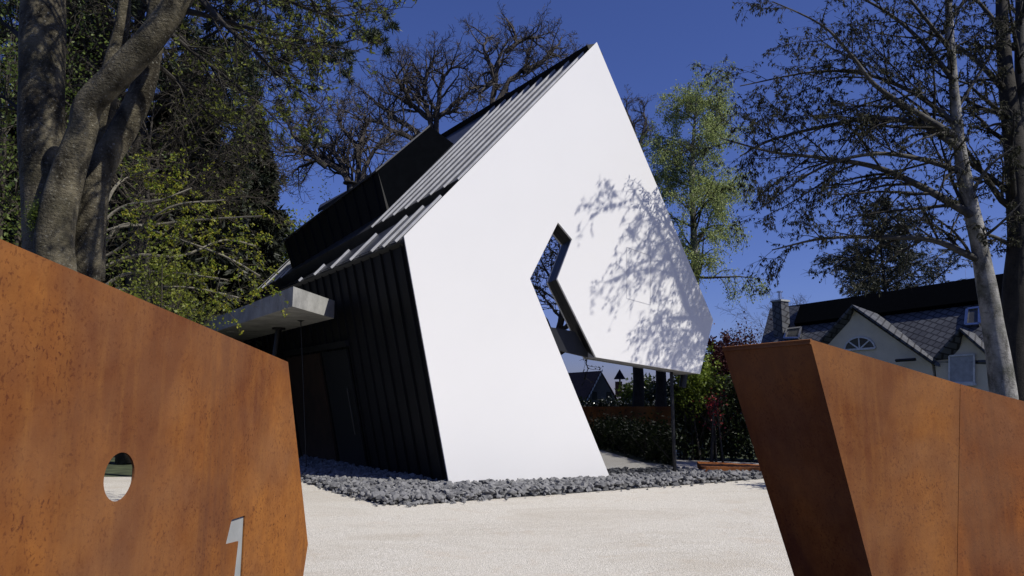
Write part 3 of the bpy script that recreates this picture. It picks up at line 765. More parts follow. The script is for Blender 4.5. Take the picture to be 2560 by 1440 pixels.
b1_ = P(2525, 1130, 14.0); b1_.z = 0
tr1 = [(a, b_, c_, d_ * .66) for a, b_, c_, d_ in tr1]; lb1 = [[(a, b_, c_, d_ * .72) for a, b_, c_, d_ in l_] for l_ in lb1]
grey_tree('slim pale grey tree with leaning trunk, arching leafy limbs reaching left towards the white house', tr1, lb1, b1_, 31, 8.5)
tr2 = [(2552, 1130, 15.0, 130), (2545, 960, 15.0, 112), (2548, 780, 15.0, 92), (2552, 600, 15.0, 72), (2540, 400, 15.0, 62), (2522, 250, 15.0, 48), (2508, 100, 15.0, 40), (2502, -80, 15, 28), (2500, -180, 15, 14)]
lb2 = [[(2550, 520, 15, 44), (2556, 330, 15, 42), (2552, 120, 15.1, 36), (2550, -120, 15.2, 20)],
       [(2522, 240, 15, 22), (2440, 150, 15.2, 15), (2360, 100, 15.5, 9), (2270, 60, 15.7, 4)],
       [(2540, 620, 15, 16), (2480, 590, 14.8, 11), (2440, 585, 14.7, 5)],
       [(2545, 330, 15, 16), (2500, 310, 14.8, 10), (2460, 320, 14.8, 5)],
       [(2512, 90, 15, 18), (2460, 20, 15, 12), (2400, -40, 15, 6)],
       [(2552, 300, 15, 18), (2620, 220, 15, 12), (2700, 200, 15, 5)]]
b2_ = P(2552, 1130, 15.0); b2_.z = 0
tr2 = [(a, b_, c_, d_ * .85) for a, b_, c_, d_ in tr2]; lb2 = [[(a, b_, c_, d_ * .8) for a, b_, c_, d_ in l_] for l_ in lb2]
grey_tree('thick dark grey trunk forking into two upright stems at the right edge of the photo', tr2, lb2, b2_, 37, 9, 'bk_dark')

# ---- conifers
def conifer(name, label, px, Y, top, halfw, base_py, seed, m, nb=220, droop=-.12, dens=30, group=None, leaf=(.2, .05), rag=(.6, 1.15)):
    g = P(px, 1000, Y); g.z = 0; r_ = np.random.default_rng(seed)
    t = thing(name, label, 'tree', g, group); tp = P(px, top, Y); H_ = tp.z; W_ = halfw / FPX * Y; zb = P(px, base_py, Y).z
    tr = np.array([np.array(g) + np.array([0, 0, H_ * f]) + np.array([math.sin(f * 4 + seed) * .1, 0, 0]) for f in np.linspace(0, 1, 12)])
    mb = MB(); mb.tube(tr, np.linspace(H_ * .016, .02, 12), 10); obj('trunk', mb, M['bk_dark'], t, True)
    out = []; sp = [dict(seg=6, wig=.08, up=droop, n=(8, 12), ang=(35, 65), len=(.3, .5), f0=.15, fall=.4, rr=.5, rmin=.008, tap=.7, ), dict(seg=4, wig=.12, up=-.06, n=(3, 5), ang=(30, 60), len=(.4, .6), f0=.1, rr=.6, rmin=.005), dict(seg=3, wig=.1, up=-.12, n=0, ang=(0, 0), len=(0, 0))]
    for i in range(nb):
        f = (i + r_.uniform(0, 1)) / nb; z = zb + (H_ * .99 - zb) * f ** .9
        L = W_ * ((1 - f) ** .85 * .96 + .04) * r_.uniform(*rag) + .1; a = r_.uniform(0, 6.283)
        grow(r_, out, np.array([g.x, g.y, z]), np.array([math.cos(a), math.sin(a), r_.uniform(-.05, .4)]), L, .012 + L * .008, 0, sp)
    obj('branches', tubes(out, .05), M['bk_dark'], t)
    p_, d_ = on_paths(r_, out, (0, 1, 2), dens, .012, .1)
    mb = MB(); mb.addq(*leaves(r_, p_, d_ * .8 + np.array([0, 0, -.25]), leaf[0], leaf[1], .4)); obj('crown', mb, m, t); print(label[:20], 'needles', len(p_))
conifer('spruce_tree', 'dark spruce with ragged drooping outline left of the dormer', 590, 27, 270, 175, 980, 41, M['nd_spruce'], 330, -.1, 36, 'spruces at the left', (.34, .085))
conifer('spruce_tree', 'dark spruce between the beech stems and the other spruce', 410, 23, 150, 230, 980, 43, M['nd_spruce'], 330, -.1, 30, 'spruces at the left', (.34, .085))
conifer('spruce_tree', 'dark spruce half hidden behind the left edge of the beech stems', 110, 21, -100, 260, 980, 47, M['nd_spruce'], 320, -.1, 28, 'spruces at the left', (.34, .085))
conifer('fir_tree', 'dark broad fir rising behind the ridge of the slate roof', 2235, 46, 495, 205, 790, 51, M['nd_spruce'], 70, .02, 34, None, (.22, .045), (.3, 1.35))

# pine with dense tufts at top left
def pine():
    Y = 19; g = P(330, 1000, Y); g.z = 0; r_ = np.random.default_rng(61)
    t = thing('pine_tree', 'tall dark pine filling the upper left behind the beech stems', 'tree', g)
    tr = catmull([tuple(g), tuple(P(345, 500, Y)), tuple(P(350, 0, Y)), tuple(P(360, -350, Y))], 6); rad = np.linspace(.28, .05, len(tr)); out = []
    sp = [dict(n=64, ang=(50, 95), len=(.3, .44), f0=.4, fall=.2, rr=.4, rmin=.02), dict(seg=7, wig=.14, up=.02, n=(8, 11), ang=(30, 65), len=(.3, .5), f0=.25, rr=.5, rmin=.01),
          dict(seg=5, wig=.2, up=.02, n=(5, 7), ang=(30, 60), len=(.35, .6), f0=.2, rr=.6, rmin=.007), dict(seg=4, wig=.2, up=.03, n=0, ang=(0, 0), len=(0, 0))]
    spawn(r_, out, tr, rad, np.linalg.norm(np.diff(tr, axis=0), axis=1).sum(), 0, sp)
    mb = MB(); mb.tube(tr, rad, 10); obj('trunk', mb, M['bk_dark'], t, True); obj('branches', tubes(out), M['bk_dark'], t)
    p_, d_ = on_paths(r_, out, (3,), 7, .02, .35); k = 18
    p_ = np.repeat(p_, k, axis=0); d_ = np.repeat(d_, k, axis=0)
    mb = MB(); mb.addq(*leaves(r_, p_, d_ * .5, .22, .03, .65)); obj('crown', mb, M['nd_pine'], t); print('pine', len(p_))
pine()

# ---- multi-stemmed beech in the left foreground
def beech():
    Y = 6.6; base = P(150, 1100, Y); base.z = 0; r_ = np.random.default_rng(71)
    t = thing('beech_tree', 'multi-stemmed smooth grey beech standing right behind the rusty wall', 'tree', base)
    stems = [[(118, 1300, Y, 150), (118, 900, Y, 140), (120, 640, Y, 128), (112, 500, Y, 116), (104, 330, Y, 118), (107, 160, Y, 116), (108, 0, Y, 116), (106, -160, Y, 108), (104, -400, Y, 90)],
             [(150, 1300, Y - .1, 150), (140, 900, Y - .15, 130), (138, 700, Y - .2, 112), (138, 580, Y - .2, 100), (165, 450, Y - .2, 86), (205, 330, Y - .25, 76), (222, 262, Y - .3, 78), (290, 190, Y - .35, 80), (370, 105, Y - .4, 80), (440, 10, Y - .45, 76), (520, -120, Y - .5, 66), (600, -260, Y - .5, 50)],
             [(185, 1300, Y + .1, 90), (200, 900, Y + .15, 84), (210, 700, Y + .2, 80), (226, 560, Y + .2, 76), (252, 430, Y + .25, 70), (306, 330, Y + .3, 72), (352, 235, Y + .3, 70), (378, 130, Y + .3, 62), (396, 0, Y + .3, 52), (420, -150, Y + .3, 44)],
             [(232, 700, Y + .5, 60), (238, 520, Y + .5, 66), (256, 330, Y + .5, 64), (278, 180, Y + .5, 54), (306, 60, Y + .5, 38), (318, -90, Y + .5, 30)]]
    out = []
    for i, s_ in enumerate(stems):
        pts, rad = limb(s_, 8); rad = rad * .9; obj('stem', lumpy(pts, rad, 80 + i, 30, .05), M['bk_beech'], t, True)
    # moss and branch collars
    LB = [[(430, 20, 6.2, 22), (520, 40, 6.2, 13), (640, 75, 6.3, 9), (760, 100, 6.4, 6), (900, 130, 6.5, 2)],
          [(470, -40, 6.2, 20), (560, 60, 6, 12), (640, 130, 6, 9), (700, 190, 6, 6), (800, 260, 6, 2)],
          [(396, 60, 6.9, 18), (470, 120, 7, 11), (560, 190, 7.1, 8), (650, 260, 7.2, 5), (720, 330, 7.2, 2)],
          [(500, -100, 6.1, 20), (620, -40, 6.1, 13), (740, 10, 6.2, 9), (840, 40, 6.3, 5), (935, 20, 6.4, 2)],
          [(380, 150, 6.9, 14), (460, 220, 7.2, 9), (540, 300, 7.4, 6), (640, 350, 7.5, 2)],
          [(318, -40, 7.1, 16), (420, 60, 7.3, 9), (500, 150, 7.5, 6), (560, 260, 7.6, 2)],
          [(560, -200, 6.1, 22), (660, -120, 6.3, 14), (760, -30, 6.6, 9), (800, 60, 6.8, 5), (790, 150, 6.9, 2)],
          [(404, -60, 6.9, 16), (500, -10, 7, 10), (600, 90, 7.2, 7), (690, 110, 7.3, 2)],
          [(60, 100, 6.6, 16), (10, 60, 6.8, 10), (-60, 40, 7, 5)],
          [(70, 300, 6.7, 12), (20, 250, 7, 8), (-40, 230, 7, 4)]]
    LB += [[(520, -120, 6.1, 30), (560, -420, 5.8, 26), (620, -620, 5.4, 16), (760, -800, 5, 8)], [(440, -300, 6.2, 26), (420, -520, 5.6, 18), (480, -700, 5.0, 8)],  # unseen limbs above the frame, added to dapple the stems with shade
           [(104, -400, 6.6, 40), (240, -560, 5.9, 26), (420, -640, 5.4, 14), (560, -660, 5, 6)], [(106, -300, 6.6, 34), (200, -420, 6.0, 22), (330, -480, 5.6, 12), (420, -420, 5.4, 6)]]
    LB += [[(600, -260, 6.1, 24), (760, -380, 5.5, 16), (900, -420, 5.1, 8)], [(560, -200, 6.1, 24), (700, -360, 5.7, 16), (800, -330, 5.3, 10), (880, -240, 5.0, 5)]]  # more unseen limbs, added to shade the middle stems
    sp = [dict(seg=6, wig=.1, up=-.02, n=(7, 9), ang=(25, 60), len=(.3, .55), f0=.2, rr=.5, rmin=.005), dict(seg=6, wig=.15, up=-.03, n=(5, 7), ang=(25, 60), len=(.35, .6), f0=.15, rr=.6, rmin=.0035),
          dict(seg=5, wig=.16, up=-.01, n=(3, 4), ang=(25, 55), len=(.35, .6), f0=.2, rr=.6, rmin=.0025), dict(seg=4, wig=.16, up=0, n=0, ang=(0, 0), len=(0, 0))]
    for l_ in LB:
        p_, r2 = limb(l_, 5); out.append((p_, r2, 0)); spawn(r_, out, p_, r2, np.linalg.norm(np.diff(p_, axis=0), axis=1).sum(), 0, [dict(sp[0], n=14)] + sp[1:])
    out = [(a, np.maximum(b_, .0028), c_) for a, b_, c_ in out]
    obj('branches', tubes(out, .015), M['bk_dark'], t)
    tips = [x for x in out if x[2] in (2, 3)]
    p_, d_ = on_paths(r_, tips, (2, 3), 4.2, 0, .45); k = 3
    p_ = np.repeat(p_, k, axis=0) + r_.normal(size=(len(p_) * k, 3)) * .008; d_ = np.repeat(d_, k, axis=0)
    mb = MB(); mb.addq(*leaves(r_, p_, d_ * .5, .045, .024, .6)); obj('leaves', mb, M['lf_beech'], t); print('beech', len(p_))
    # moss cushion on the fork
    mb = MB(); c_ = np.array(P(88, 540, Y - .28)); q = c_ + r_.normal(size=(1400, 3)) * np.array([.035, .03, .07]); mb.addq(*leaves(r_, q, np.tile([0.3, -1, .2], (1400, 1)), .02, .008, .6)); obj('moss', mb, M['lf_green'], t)
beech()

# ---- leafy trees and shrubs made of limbs plus leaves
def shrub(name, label, cat, px, Y, rx_px, top, bot, seed, m, nleaf, leaf, bark='bk_twig', ry=1.2, group=None, nst=9, dirz=.2, jit=.8, lim=None):
    g = P(px, 1000, Y); g.z = 0; r_ = np.random.default_rng(seed); t = thing(name, label, cat, g, group)
    zt, zb = P(px, top, Y).z, max(.05, P(px, bot, Y).z); rx = rx_px / FPX * Y; cz = (zt + zb) / 2; hz = (zt - zb) / 2
    out = []; mb = MB()
    for i in range(nst):
        a = r_.uniform(0, 6.283); rr = r_.uniform(.2, .85); e = np.array([g.x + math.cos(a) * rx * rr, g.y + math.sin(a) * ry * rr, cz + hz * r_.uniform(-.1, .85)])
        s_ = np.array([g.x + r_.normal() * .12, g.y + r_.normal() * .12, 0]); m_ = (s_ + e) / 2 + np.array([0, 0, .15 * (e[2])]); c_ = catmull([s_, m_, e], 5)
        rad = np.linspace(.022 + .006 * e[2], .006, len(c_)); out.append((c_, rad, 0))
        spawn(r_, out, c_, rad, np.linalg.norm(e - s_), 0, [dict(n=9, ang=(30, 70), len=(.25, .5), f0=.25, rr=.5, rmin=.004), dict(seg=5, wig=.15, up=.03, n=5, ang=(30, 60), len=(.35, .6), f0=.2, rr=.6, rmin=.003), dict(seg=4, wig=.15, n=0, ang=(0, 0), len=(0, 0))])
    obj('branches', tubes(out, .02), M[bark], t)
    # clumped leaves: half on the twigs, half in clumps through the volume
    n1 = nleaf // 2; p_, d_ = on_paths(r_, out, (1, 2), 60, .05); ix = r_.integers(0, len(p_), n1); p1, d1 = p_[ix], d_[ix]
    nc = 90; cc = r_.normal(size=(nc, 3)); cc /= np.linalg.norm(cc, axis=1, keepdims=True); cc *= r_.uniform(.35, 1, (nc, 1)) ** .6
    cc = cc * np.array([rx, ry, hz]) + np.array([g.x, g.y, cz]); cs = r_.uniform(.06, .16, nc) * (rx + hz)
    j = r_.integers(0, nc, nleaf - n1); p2 = cc[j] + r_.normal(size=(len(j), 3)) * cs[j][:, None] * .8; d2 = r_.normal(size=(len(j), 3))
    p_ = np.concatenate([p1, p2]); d_ = np.concatenate([d1, d2]); p_[:, 2] = np.maximum(p_[:, 2], .03)
    mb = MB(); mb.addq(*leaves(r_, p_, d_ * .5 + np.array([0, -.2, dirz]), leaf[0], leaf[1], jit)); obj('crown', mb, m, t)
    return t
def maple():
    r_ = np.random.default_rng(101); g = P(215, 1000, 10.6); g.z = 0
    t = thing('maple_tree', 'young maple with pale horizontal branches and yellow green to orange leaves under the spruces', 'tree', g)
    lm = [[(215, 640), (270, 575), (400, 560), (520, 548), (655, 540)], [(215, 700), (300, 565), (420, 590), (560, 640), (650, 690)], [(215, 640), (280, 480), (330, 440), (400, 420)],
          [(215, 690), (330, 640), (450, 640), (560, 600), (640, 615)], [(215, 740), (350, 720), (480, 720), (600, 745)], [(215, 800), (330, 780), (410, 765), (460, 775)],
          [(215, 600), (300, 520), (400, 500), (480, 470)], [(215, 760), (300, 690), (400, 680), (500, 690), (570, 700)], [(215, 660), (300, 620), (420, 520), (560, 500)]]
    out = []
    mb = MB(); mb.tube(catmull([tuple(g), tuple(P(218, 800, 10.6)), tuple(P(215, 600, 10.6)), tuple(P(235, 420, 10.6))], 5), np.linspace(.06, .02, 16), 10); obj('trunk', mb, M['bk_dark'], t, True)
    for i, l_ in enumerate(lm):
        n_ = len(l_); p_, r2 = limb([(a, b_, 10.6 + (r_.uniform(-.9, .6)) * k / n_, 8 * (1 - k / n_) + 2) for k, (a, b_) in enumerate(l_)], 5); out.append((p_, r2, 0))
        spawn(r_, out, p_, r2, np.linalg.norm(np.diff(p_, axis=0), axis=1).sum(), 0, [dict(n=11, ang=(25, 60), len=(.2, .45), f0=.3, rr=.5, rmin=.004), dict(seg=5, wig=.13, up=.03, n=5, ang=(25, 55), len=(.35, .6), f0=.2, rr=.6, rmin=.003), dict(seg=4, wig=.15, n=0, ang=(0, 0), len=(0, 0))])
    obj('limbs', tubes([x for x in out if x[2] == 0], .02), M['bk_pale'], t); obj('twigs', tubes([x for x in out if x[2]], .02), M['bk_twig'], t)
    p_, d_ = on_paths(r_, out, (1, 2), 6.2, .01, .45); k = 5; p_ = np.repeat(p_, k, axis=0) + r_.normal(size=(len(p_) * k, 3)) * .018; d_ = np.repeat(d_, k, axis=0)
    mb = MB(); mb.addq(*leaves(r_, p_, d_ * .5 + np.array([0, -.1, -.15]), .045, .03, .7)); obj('crown', mb, M['lf_maple'], t); print('maple', len(p_))
maple()
def twiggy():
    r_ = np.random.default_rng(141); g = P(400, 1000, 15.5); g.z = 0; out = []
    t = thing('budding_tree', 'dense fine-twigged budding tree between the beech stems and the dormer', 'tree', g); h = P(520, -200, 15.5).z
    grow(r_, out, np.array(g), np.array([-.06, 0, 1.]), h * .7, .12, 0, [dict(OAK[0], n=20, f0=.6, len=(.35, .55), fall=.2)] + [dict(x) for x in OAK[1:]])
    out = [(a, np.maximum(b_, .005), c_) for a, b_, c_ in out]
    mb = MB(); mb.tube(out[0][0], out[0][1], 10); obj('trunk', mb, M['bk_dark'], t, True); obj('branches', tubes(out[1:], .02), M['bk_twig'], t)
    p_, d_ = on_paths(r_, out, (3, 4), .8, .02); mb = MB(); mb.addq(*leaves(r_, p_, d_, .08, .05, .7)); obj('leaves', mb, M['lf_beech'], t); print('twiggy', len(out), len(p_))
twiggy()
shrub('maple_tree', 'green leafed young maple low beside the concrete canopy', 'tree', 400, 9.8, 110, 630, 960, 103, M['lf_beech'], 5000, (.05, .034), 'bk_twig', 1.2, None, 10)
shrub('leafy_tree', 'green leafy tree at the left edge beside the thickest beech stem', 'tree', -30, 10, 200, -60, 900, 105, M['lf_green'], 9500, (.06, .035), 'bk_twig', 1.6, None, 12)
shrub('green_bush', 'bright green bush against the roof end behind the canopy', 'shrub', 700, 29, 90, 540, 960, 107, M['lf_green'], 14000, (.14, .09), 'bk_twig', 2)
shrub('green_bush', 'yellow green budding bush behind the low oak', 'shrub', 780, 36, 110, 500, 960, 108, M['lf_maple'], 9000, (.11, .07), 'bk_pale', 2)
# hedge and shrubs right of the glass
def hedge(label, a, b_, h, dpt, seed, m, n, leaf, name='laurel_hedge', cat='hedge'):
    a, b_ = Vector(a), Vector(b_); d = (b_ - a); nn = Vector((-d.y, d.x, 0)).normalized(); r_ = np.random.default_rng(seed)
    t = thing(name, label, cat, a.lerp(b_, .5)); mb = MB(); L = d.length
    for i in range(int(L / .5) + 1):
        for k in range(4):
            s_ = a + d.normalized() * (i * .5 + r_.uniform(-.15, .15)) + nn * r_.uniform(-.2, .2); e = s_ + Vector((r_.normal() * .25, r_.normal() * .3, h * r_.uniform(.7, 1)))
            mb.tube(catmull([tuple(s_), tuple((s_ + e) / 2 + Vector((r_.normal() * .08, r_.normal() * .08, 0))), tuple(e)], 3), np.linspace(.025, .008, 7), 5)
    obj('stems', mb, M['bk_dark'], t)
    u_ = r_.uniform(0, 1, n); v_ = r_.uniform(-1, 1, n); z_ = r_.uniform(0, 1, n) ** .85
    bump = .14 * np.sin(u_ * L * 3.1 + seed) + .1 * np.sin(u_ * L * 7.7) + .12 * r_.normal(size=n)
    p_ = np.array(a)[None] + np.array(d)[None] * u_[:, None] + np.array(nn)[None] * ((v_ * dpt * (.8 + .25 * np.sin(u_ * L * 4 + z_ * 5)))[:, None]); p_[:, 2] = .03 + np.maximum(0, z_ * (h + bump))
    ds = np.array(nn)[None] * np.sign(v_)[:, None] + np.array([0, 0, .4]); mb = MB(); mb.addq(*leaves(r_, p_, ds, leaf[0], leaf[1], .7)); obj('foliage', mb, m, t); return t
hedge('dark glossy laurel hedge behind the terrace right of the glass corner', P(1560, 1000, 21).to_2d().to_3d(), P(2060, 1000, 19.2).to_2d().to_3d(), 2.0, .55, 111, M['lf_laurel'], 26000, (.13, .055))
shrub('lime_bush', 'bright lime green bush seen just past the glass corner post', 'shrub', 1730, 20.0, 40, 865, 1020, 113, M['lf_bush'], 5000, (.085, .06), 'bk_dark', .6)
shrub('purple_shrub', 'tall purple leaved shrub between white facade and rusty wall block', 'shrub', 1830, 22, 100, 840, 1080, 115, M['lf_purple'], 24000, (.085, .05), 'bk_dark', 1.2)
shrub('red_shrub', 'small shrub with red blossom in front of the purple shrub', 'shrub', 1782, 18.9, 17, 985, 1040, 117, M['lf_red'], 220, (.07, .05), 'bk_dark', .25, None, 4)
shrub('small_bare_tree', 'tiny thin budding tree left of the slate roof chimney', 'tree', 1885, 36, 22, 790, 1000, 118, M['lf_alder'], 160, (.1, .05), 'bk_dark', .6, None, 5)
oak(2040, 60, 740, .0, 119, 'small far bare tree seen over the slate ridge behind the chimney', .14, OAK[:4], .6, 'bare_tree')

hedge('low dark evergreen hedge along the gravel, seen only mirrored in the ground floor glass', (5.25, 14.0, 0), (9.2, 6.4, 0), .8, .4, 131, M['lf_matt'], 12000, (.11, .05), 'box_hedge')
# ------------------------------------------------------------------ house with slate roof at the right
M['slate'] = None
b = NB('slate_roof'); uvn = b.n('ShaderNodeUVMap').outputs[0]
mp = b.map((1, 1, 1), (0, 0, R(28)), uvn)
br = b.n('ShaderNodeTexBrick'); b.l(mp, br.inputs[0]); br.inputs['Scale'].default_value = 1; br.inputs['Brick Width'].default_value = .36; br.inputs['Row Height'].default_value = .3
br.inputs['Mortar Size'].default_value = .035; br.inputs['Mortar Smooth'].default_value = .2; br.offset = .35
br.inputs['Color1'].default_value = (.062, .066, .074, 1); br.inputs['Color2'].default_value = (.11, .116, .126, 1); br.inputs['Mortar'].default_value = (.012, .012, .014, 1)
b.set(b.mix(b.ramp(b.noise(1.2, 5), [(.3, 0), (.7, .5)]), br.outputs[0], (.045, .047, .052)), .6, 0, .35); b.bump(br.outputs['Fac'], -.6, .03); M['slate'] = b.m
M['cream'] = plain('cream_render', (.74, .66, .5), .85, 0, .2, .08, 2, .1)
M['shutter'] = plain('grey_shutter', (.4, .41, .42), .6)
M['paneglass'] = plain('dark_pane', (.05, .05, .045), .08, 0, .5)
M['whiteframe'] = plain('white_frame', (.7, .7, .68), .5)
WD = Vector((.5, -.866, 0)); GN = Vector((-.866, -.5, 0)); BK = -GN
G0 = P(2130, 766, 34)
gp = lambda px, py, o=0.0: hit(px, py, G0, GN) + GN * o
V0 = P(2195, 790, 35.6); MS = (BK + Vector((0, 0, 1.0))).normalized(); MN = WD.cross(MS).normalized()
if MN.z < 0: MN = -MN
mp_ = lambda px, py, o=0.0: hit(px, py, V0, MN) + MN * o
nh = thing('slate_house', 'cream rendered house with dark slate roof and gables at the far right', 'house', (gp(2300, 950).x + 3, gp(2300, 950).y + 2, 0))
def uvplane(o, ax, ay):
    me = o.data; uv = me.uv_layers.new(name='UVMap'); base = wloc(o)
    for lp in me.loops:
        p = Vector(me.vertices[lp.vertex_index].co); uv.data[lp.index].uv = (p.dot(ax), p.dot(ay))
    return o
ro = [mp_(1890, 905), mp_(1925, 771), mp_(2010, 764), mp_(2700, 660), mp_(2700, 905)]
rf = fixn(obj('roof', MB().prism(ro, -MN * .25), M['slate'], nh)); uvplane(rf, WD, MS)
fixn(obj('solar_band', MB().prism([mp_(2006, 770, .02), mp_(2660, 672, .02), mp_(2660, 735, .02), mp_(1990, 817, .02)], MN * .22), M['solar'], rf))
# far slope and end walls so the house is closed
rid = [mp_(1925, 771), mp_(2700, 660)]; dback = (BK - Vector((0, 0, 1.0))).normalized() * 6
fixn(obj('roof_back', MB().prism([rid[0] - MN * .02, rid[1] - MN * .02, rid[1] + dback, rid[0] + dback], (0, 0, -.2)), M['slate'], nh))
lo = [mp_(1890, 905, -.3), mp_(2700, 905, -.3)]
fixn(obj('wall', MB().prism([lo[0], lo[1], Vector((lo[1].x, lo[1].y, 0)), Vector((lo[0].x, lo[0].y, 0))], BK * .3), M['cream'], nh))
# gable 1
g1 = [gp(2130, 766), gp(2331, 906), gp(2331, 1060), gp(2000, 1060), gp(2040, 862)]
g1 = [gp(2129, 772), gp(2329, 910), Vector((*gp(2335, 908).to_2d(), 0)), Vector((*gp(2030, 875).to_2d(), 0)), gp(2030, 875)]
ga = fixn(obj('gable', MB().prism(g1, BK * .3), M['cream'], nh))
cen = gp(2150, 873); rw = (gp(2188, 873) - gp(2112, 873)).length / 2; rh = (gp(2150, 843) - cen).length
arc = [cen + WD * rw * math.cos(a) + Vector((0, 0, rh * math.sin(a))) for a in np.linspace(0, math.pi, 20)]
aw = fixn(obj('window', MB().prism([p + GN * .004 for p in arc], GN * .02), M['paneglass'], nh))
mb = MB()
for i in range(19): mb.bar(arc[i] + GN * .02, arc[i + 1] + GN * .02, .07, .04, GN)
mb.bar(arc[0] + GN * .02, arc[-1] + GN * .02, .09, .05, GN)
for a in (R(45), R(90), R(135)): mb.bar(cen + GN * .022, cen + WD * rw * math.cos(a) + Vector((0, 0, rh * math.sin(a))) + GN * .022, .06, .03, GN)
obj('window_frame', mb, M['whiteframe'], aw)
ov = GN * .3
q = [gp(2130, 762) + ov, mp_(2197, 789, .02), mp_(2260, 845, .02), mp_(2347, 908, .02), gp(2338, 908) + ov, gp(2235, 852) + ov]
def slopeset(name, peak, ridge_back, vbot, ebot, m):
    o = fixn(obj(name, MB().prism([peak, ridge_back, vbot, ebot], (0, 0, -.12)), m, nh))
    d = (ebot - peak).normalized(); n_ = (ridge_back - peak).normalized(); uvplane(o, n_, d); return o
gpo = lambda px, py: hit(px, py, G0 + ov, GN)
slopeset('gable_roof', gpo(2130, 761), mp_(2200, 788, .05), mp_(2352, 912, .05), gpo(2340, 908), M['slate'])
slopeset('gable_roof', gpo(2130, 761), mp_(2200, 788, .05), mp_(2110, 880, .05), gpo(2026, 876), M['slate'])
# gable 2
gO = GN * .0
g2 = [gp(2399, 830), gp(2468, 890), Vector((*gp(2470, 884).to_2d(), 0)), Vector((*gp(2336, 895).to_2d(), 0)), gp(2336, 895)]
fixn(obj('gable', MB().prism([p - GN * .02 for p in g2], BK * .3), M['cream'], nh))
slopeset('gable_roof', gpo(2399, 820), mp_(2440, 836, .05), mp_(2500, 905, .05), gpo(2475, 886), M['slate'])
slopeset('gable_roof', gpo(2399, 820), mp_(2440, 836, .05), mp_(2400, 890, .05), gpo(2332, 895), M['slate'])
sh = fixn(obj('window', MB().prism([gp(2375, 890), gp(2437, 886), gp(2437, 956), gp(2375, 957)], GN * .04), M['shutter'], nh))
mb = MB(); ww = [gp(2375, 890), gp(2437, 886), gp(2437, 956), gp(2375, 957)]
for i in range(4): mb.bar(ww[i] + GN * .03, ww[(i + 1) % 4] + GN * .03, .07, .04, GN)
obj('window_frame', mb, M['whiteframe'], sh)
obj('sill', MB().bar(gp(2372, 961) , gp(2441, 960), .12, .1, GN), M['whiteframe'], sh)
obj('gutter', MB().tube([gp(2250, 902, .3), gp(2300, 899, .35)], .07, 8), M['black'], nh)
# roof windows
for sx in ([(1963, 849), (1970, 826), (2006, 822), (2000, 848)], [(2417, 816), (2421, 777), (2452, 773), (2452, 814)]):
    s_ = [mp_(a, b_, .02) for a, b_ in sx]
    o = fixn(obj('skylight', MB().prism(s_, MN * .06), M['paneglass'], nh)); mb = MB()
    for i in range(4): mb.bar(s_[i] + MN * .02, s_[(i + 1) % 4] + MN * .02, .12, .1, MN)
    obj('skylight_frame', mb, M['steel'], o)
# chimney
cb = mp_(1952, 832); cw = 33 / FPX * cb.y
tz = P(1952, 755, cb.y).z
c_o = Vector((cb.x, cb.y, cb.z - 1)) - WD * cw * .42 - BK * cw * .3
chm = fixn(obj('chimney', MB().box(c_o, WD * cw * .85, BK * cw * .85, (0, 0, tz - cb.z + 1)), M['slate'], nh))
uvplane(chm, (WD + BK * .5), Vector((0, 0, 1)))
fixn(obj('chimney_cap', MB().box(c_o - (WD + BK) * .06 + Vector((0, 0, tz - cb.z + 1)), WD * (cw * .85 + .12), BK * (cw * .85 + .12), (0, 0, .1)), M['greyplate'], chm))
cc_ = c_o + WD * cw * .42 + BK * cw * .42; cc_.z = tz + .1
obj('chimney_pipe', MB().tube([cc_, cc_ + Vector((0, 0, .45)), cc_ + Vector((0, 0, .46)), cc_ + Vector((0, 0, .52))], [.1, .1, .18, .18], 12), M['steel'], chm)
obj('lightning_rod', MB().tube([mp_(2416, 705), mp_(2416, 705) + Vector((0, 0, .6))], .012, 5), M['steel'], nh)

# ------------------------------------------------------------------ furniture inside
def chair(p, rz, label):
    t = thing('dining_chair', label, 'chair', p, 'metal chairs inside the glass'); c_, s_ = math.cos(rz), math.sin(rz)
    X_ = Vector((c_, s_, 0)); Y_ = Vector((-s_, c_, 0)); Z_ = Vector((0, 0, 1)); p = Vector(p)
    mb = MB().box(p - X_ * .22 - Y_ * .22 + Z_ * .44, X_ * .44, Y_ * .44, Z_ * .03); obj('seat', mb, M['black'], t)
    obj('backrest', MB().box(p - X_ * .22 + Y_ * .2 + Z_ * .55, X_ * .44, Y_ * .03, Z_ * .33), M['black'], t)
    for a in (-1, 1):
        obj('frame', MB().tube([p + X_ * .23 * a - Y_ * .2 + Z_ * .45, p + X_ * .23 * a - Y_ * .2 + Z_ * .02, p + X_ * .23 * a + Y_ * .22 + Z_ * .02], .012, 8).tube([p + X_ * .23 * a - Y_ * .22 + Z_ * .43, p + X_ * .23 * a + Y_ * .22 + Z_ * .43, p + X_ * .23 * a + Y_ * .25 + Z_ * .9], .012, 8), M['steel'], t)
def inner(px, dd):
    p = hit(px, 1150, A - NF * dd, NF); p.z = .035; return p
chair(inner(1612, 1.9), 1.2, 'steel framed chair behind the glass, nearer the white leg')
chair(inner(1655, 1.5), 2.2, 'steel framed chair behind the glass, nearest the corner post')
p = inner(1555, 2.0)
arm = thing('armchair', 'dark red armchair dimly seen behind the ground floor glass', 'armchair', p)
obj('seat', MB().box(p + Vector((-.4, -.35, .12)), (.8, 0, 0), (0, .7, 0), (0, 0, .3)), M['red'], arm)
obj('backrest', MB().box(p + Vector((-.4, .352, .12)), (.8, 0, 0), (0, .16, .05), (0, 0, .72)), M['red'], arm)
for a in (-.56, .404): obj('armrest', MB().box(p + Vector((a, -.35, .12)), (.155, 0, 0), (0, .7, 0), (0, 0, .46)), M['red'], arm)

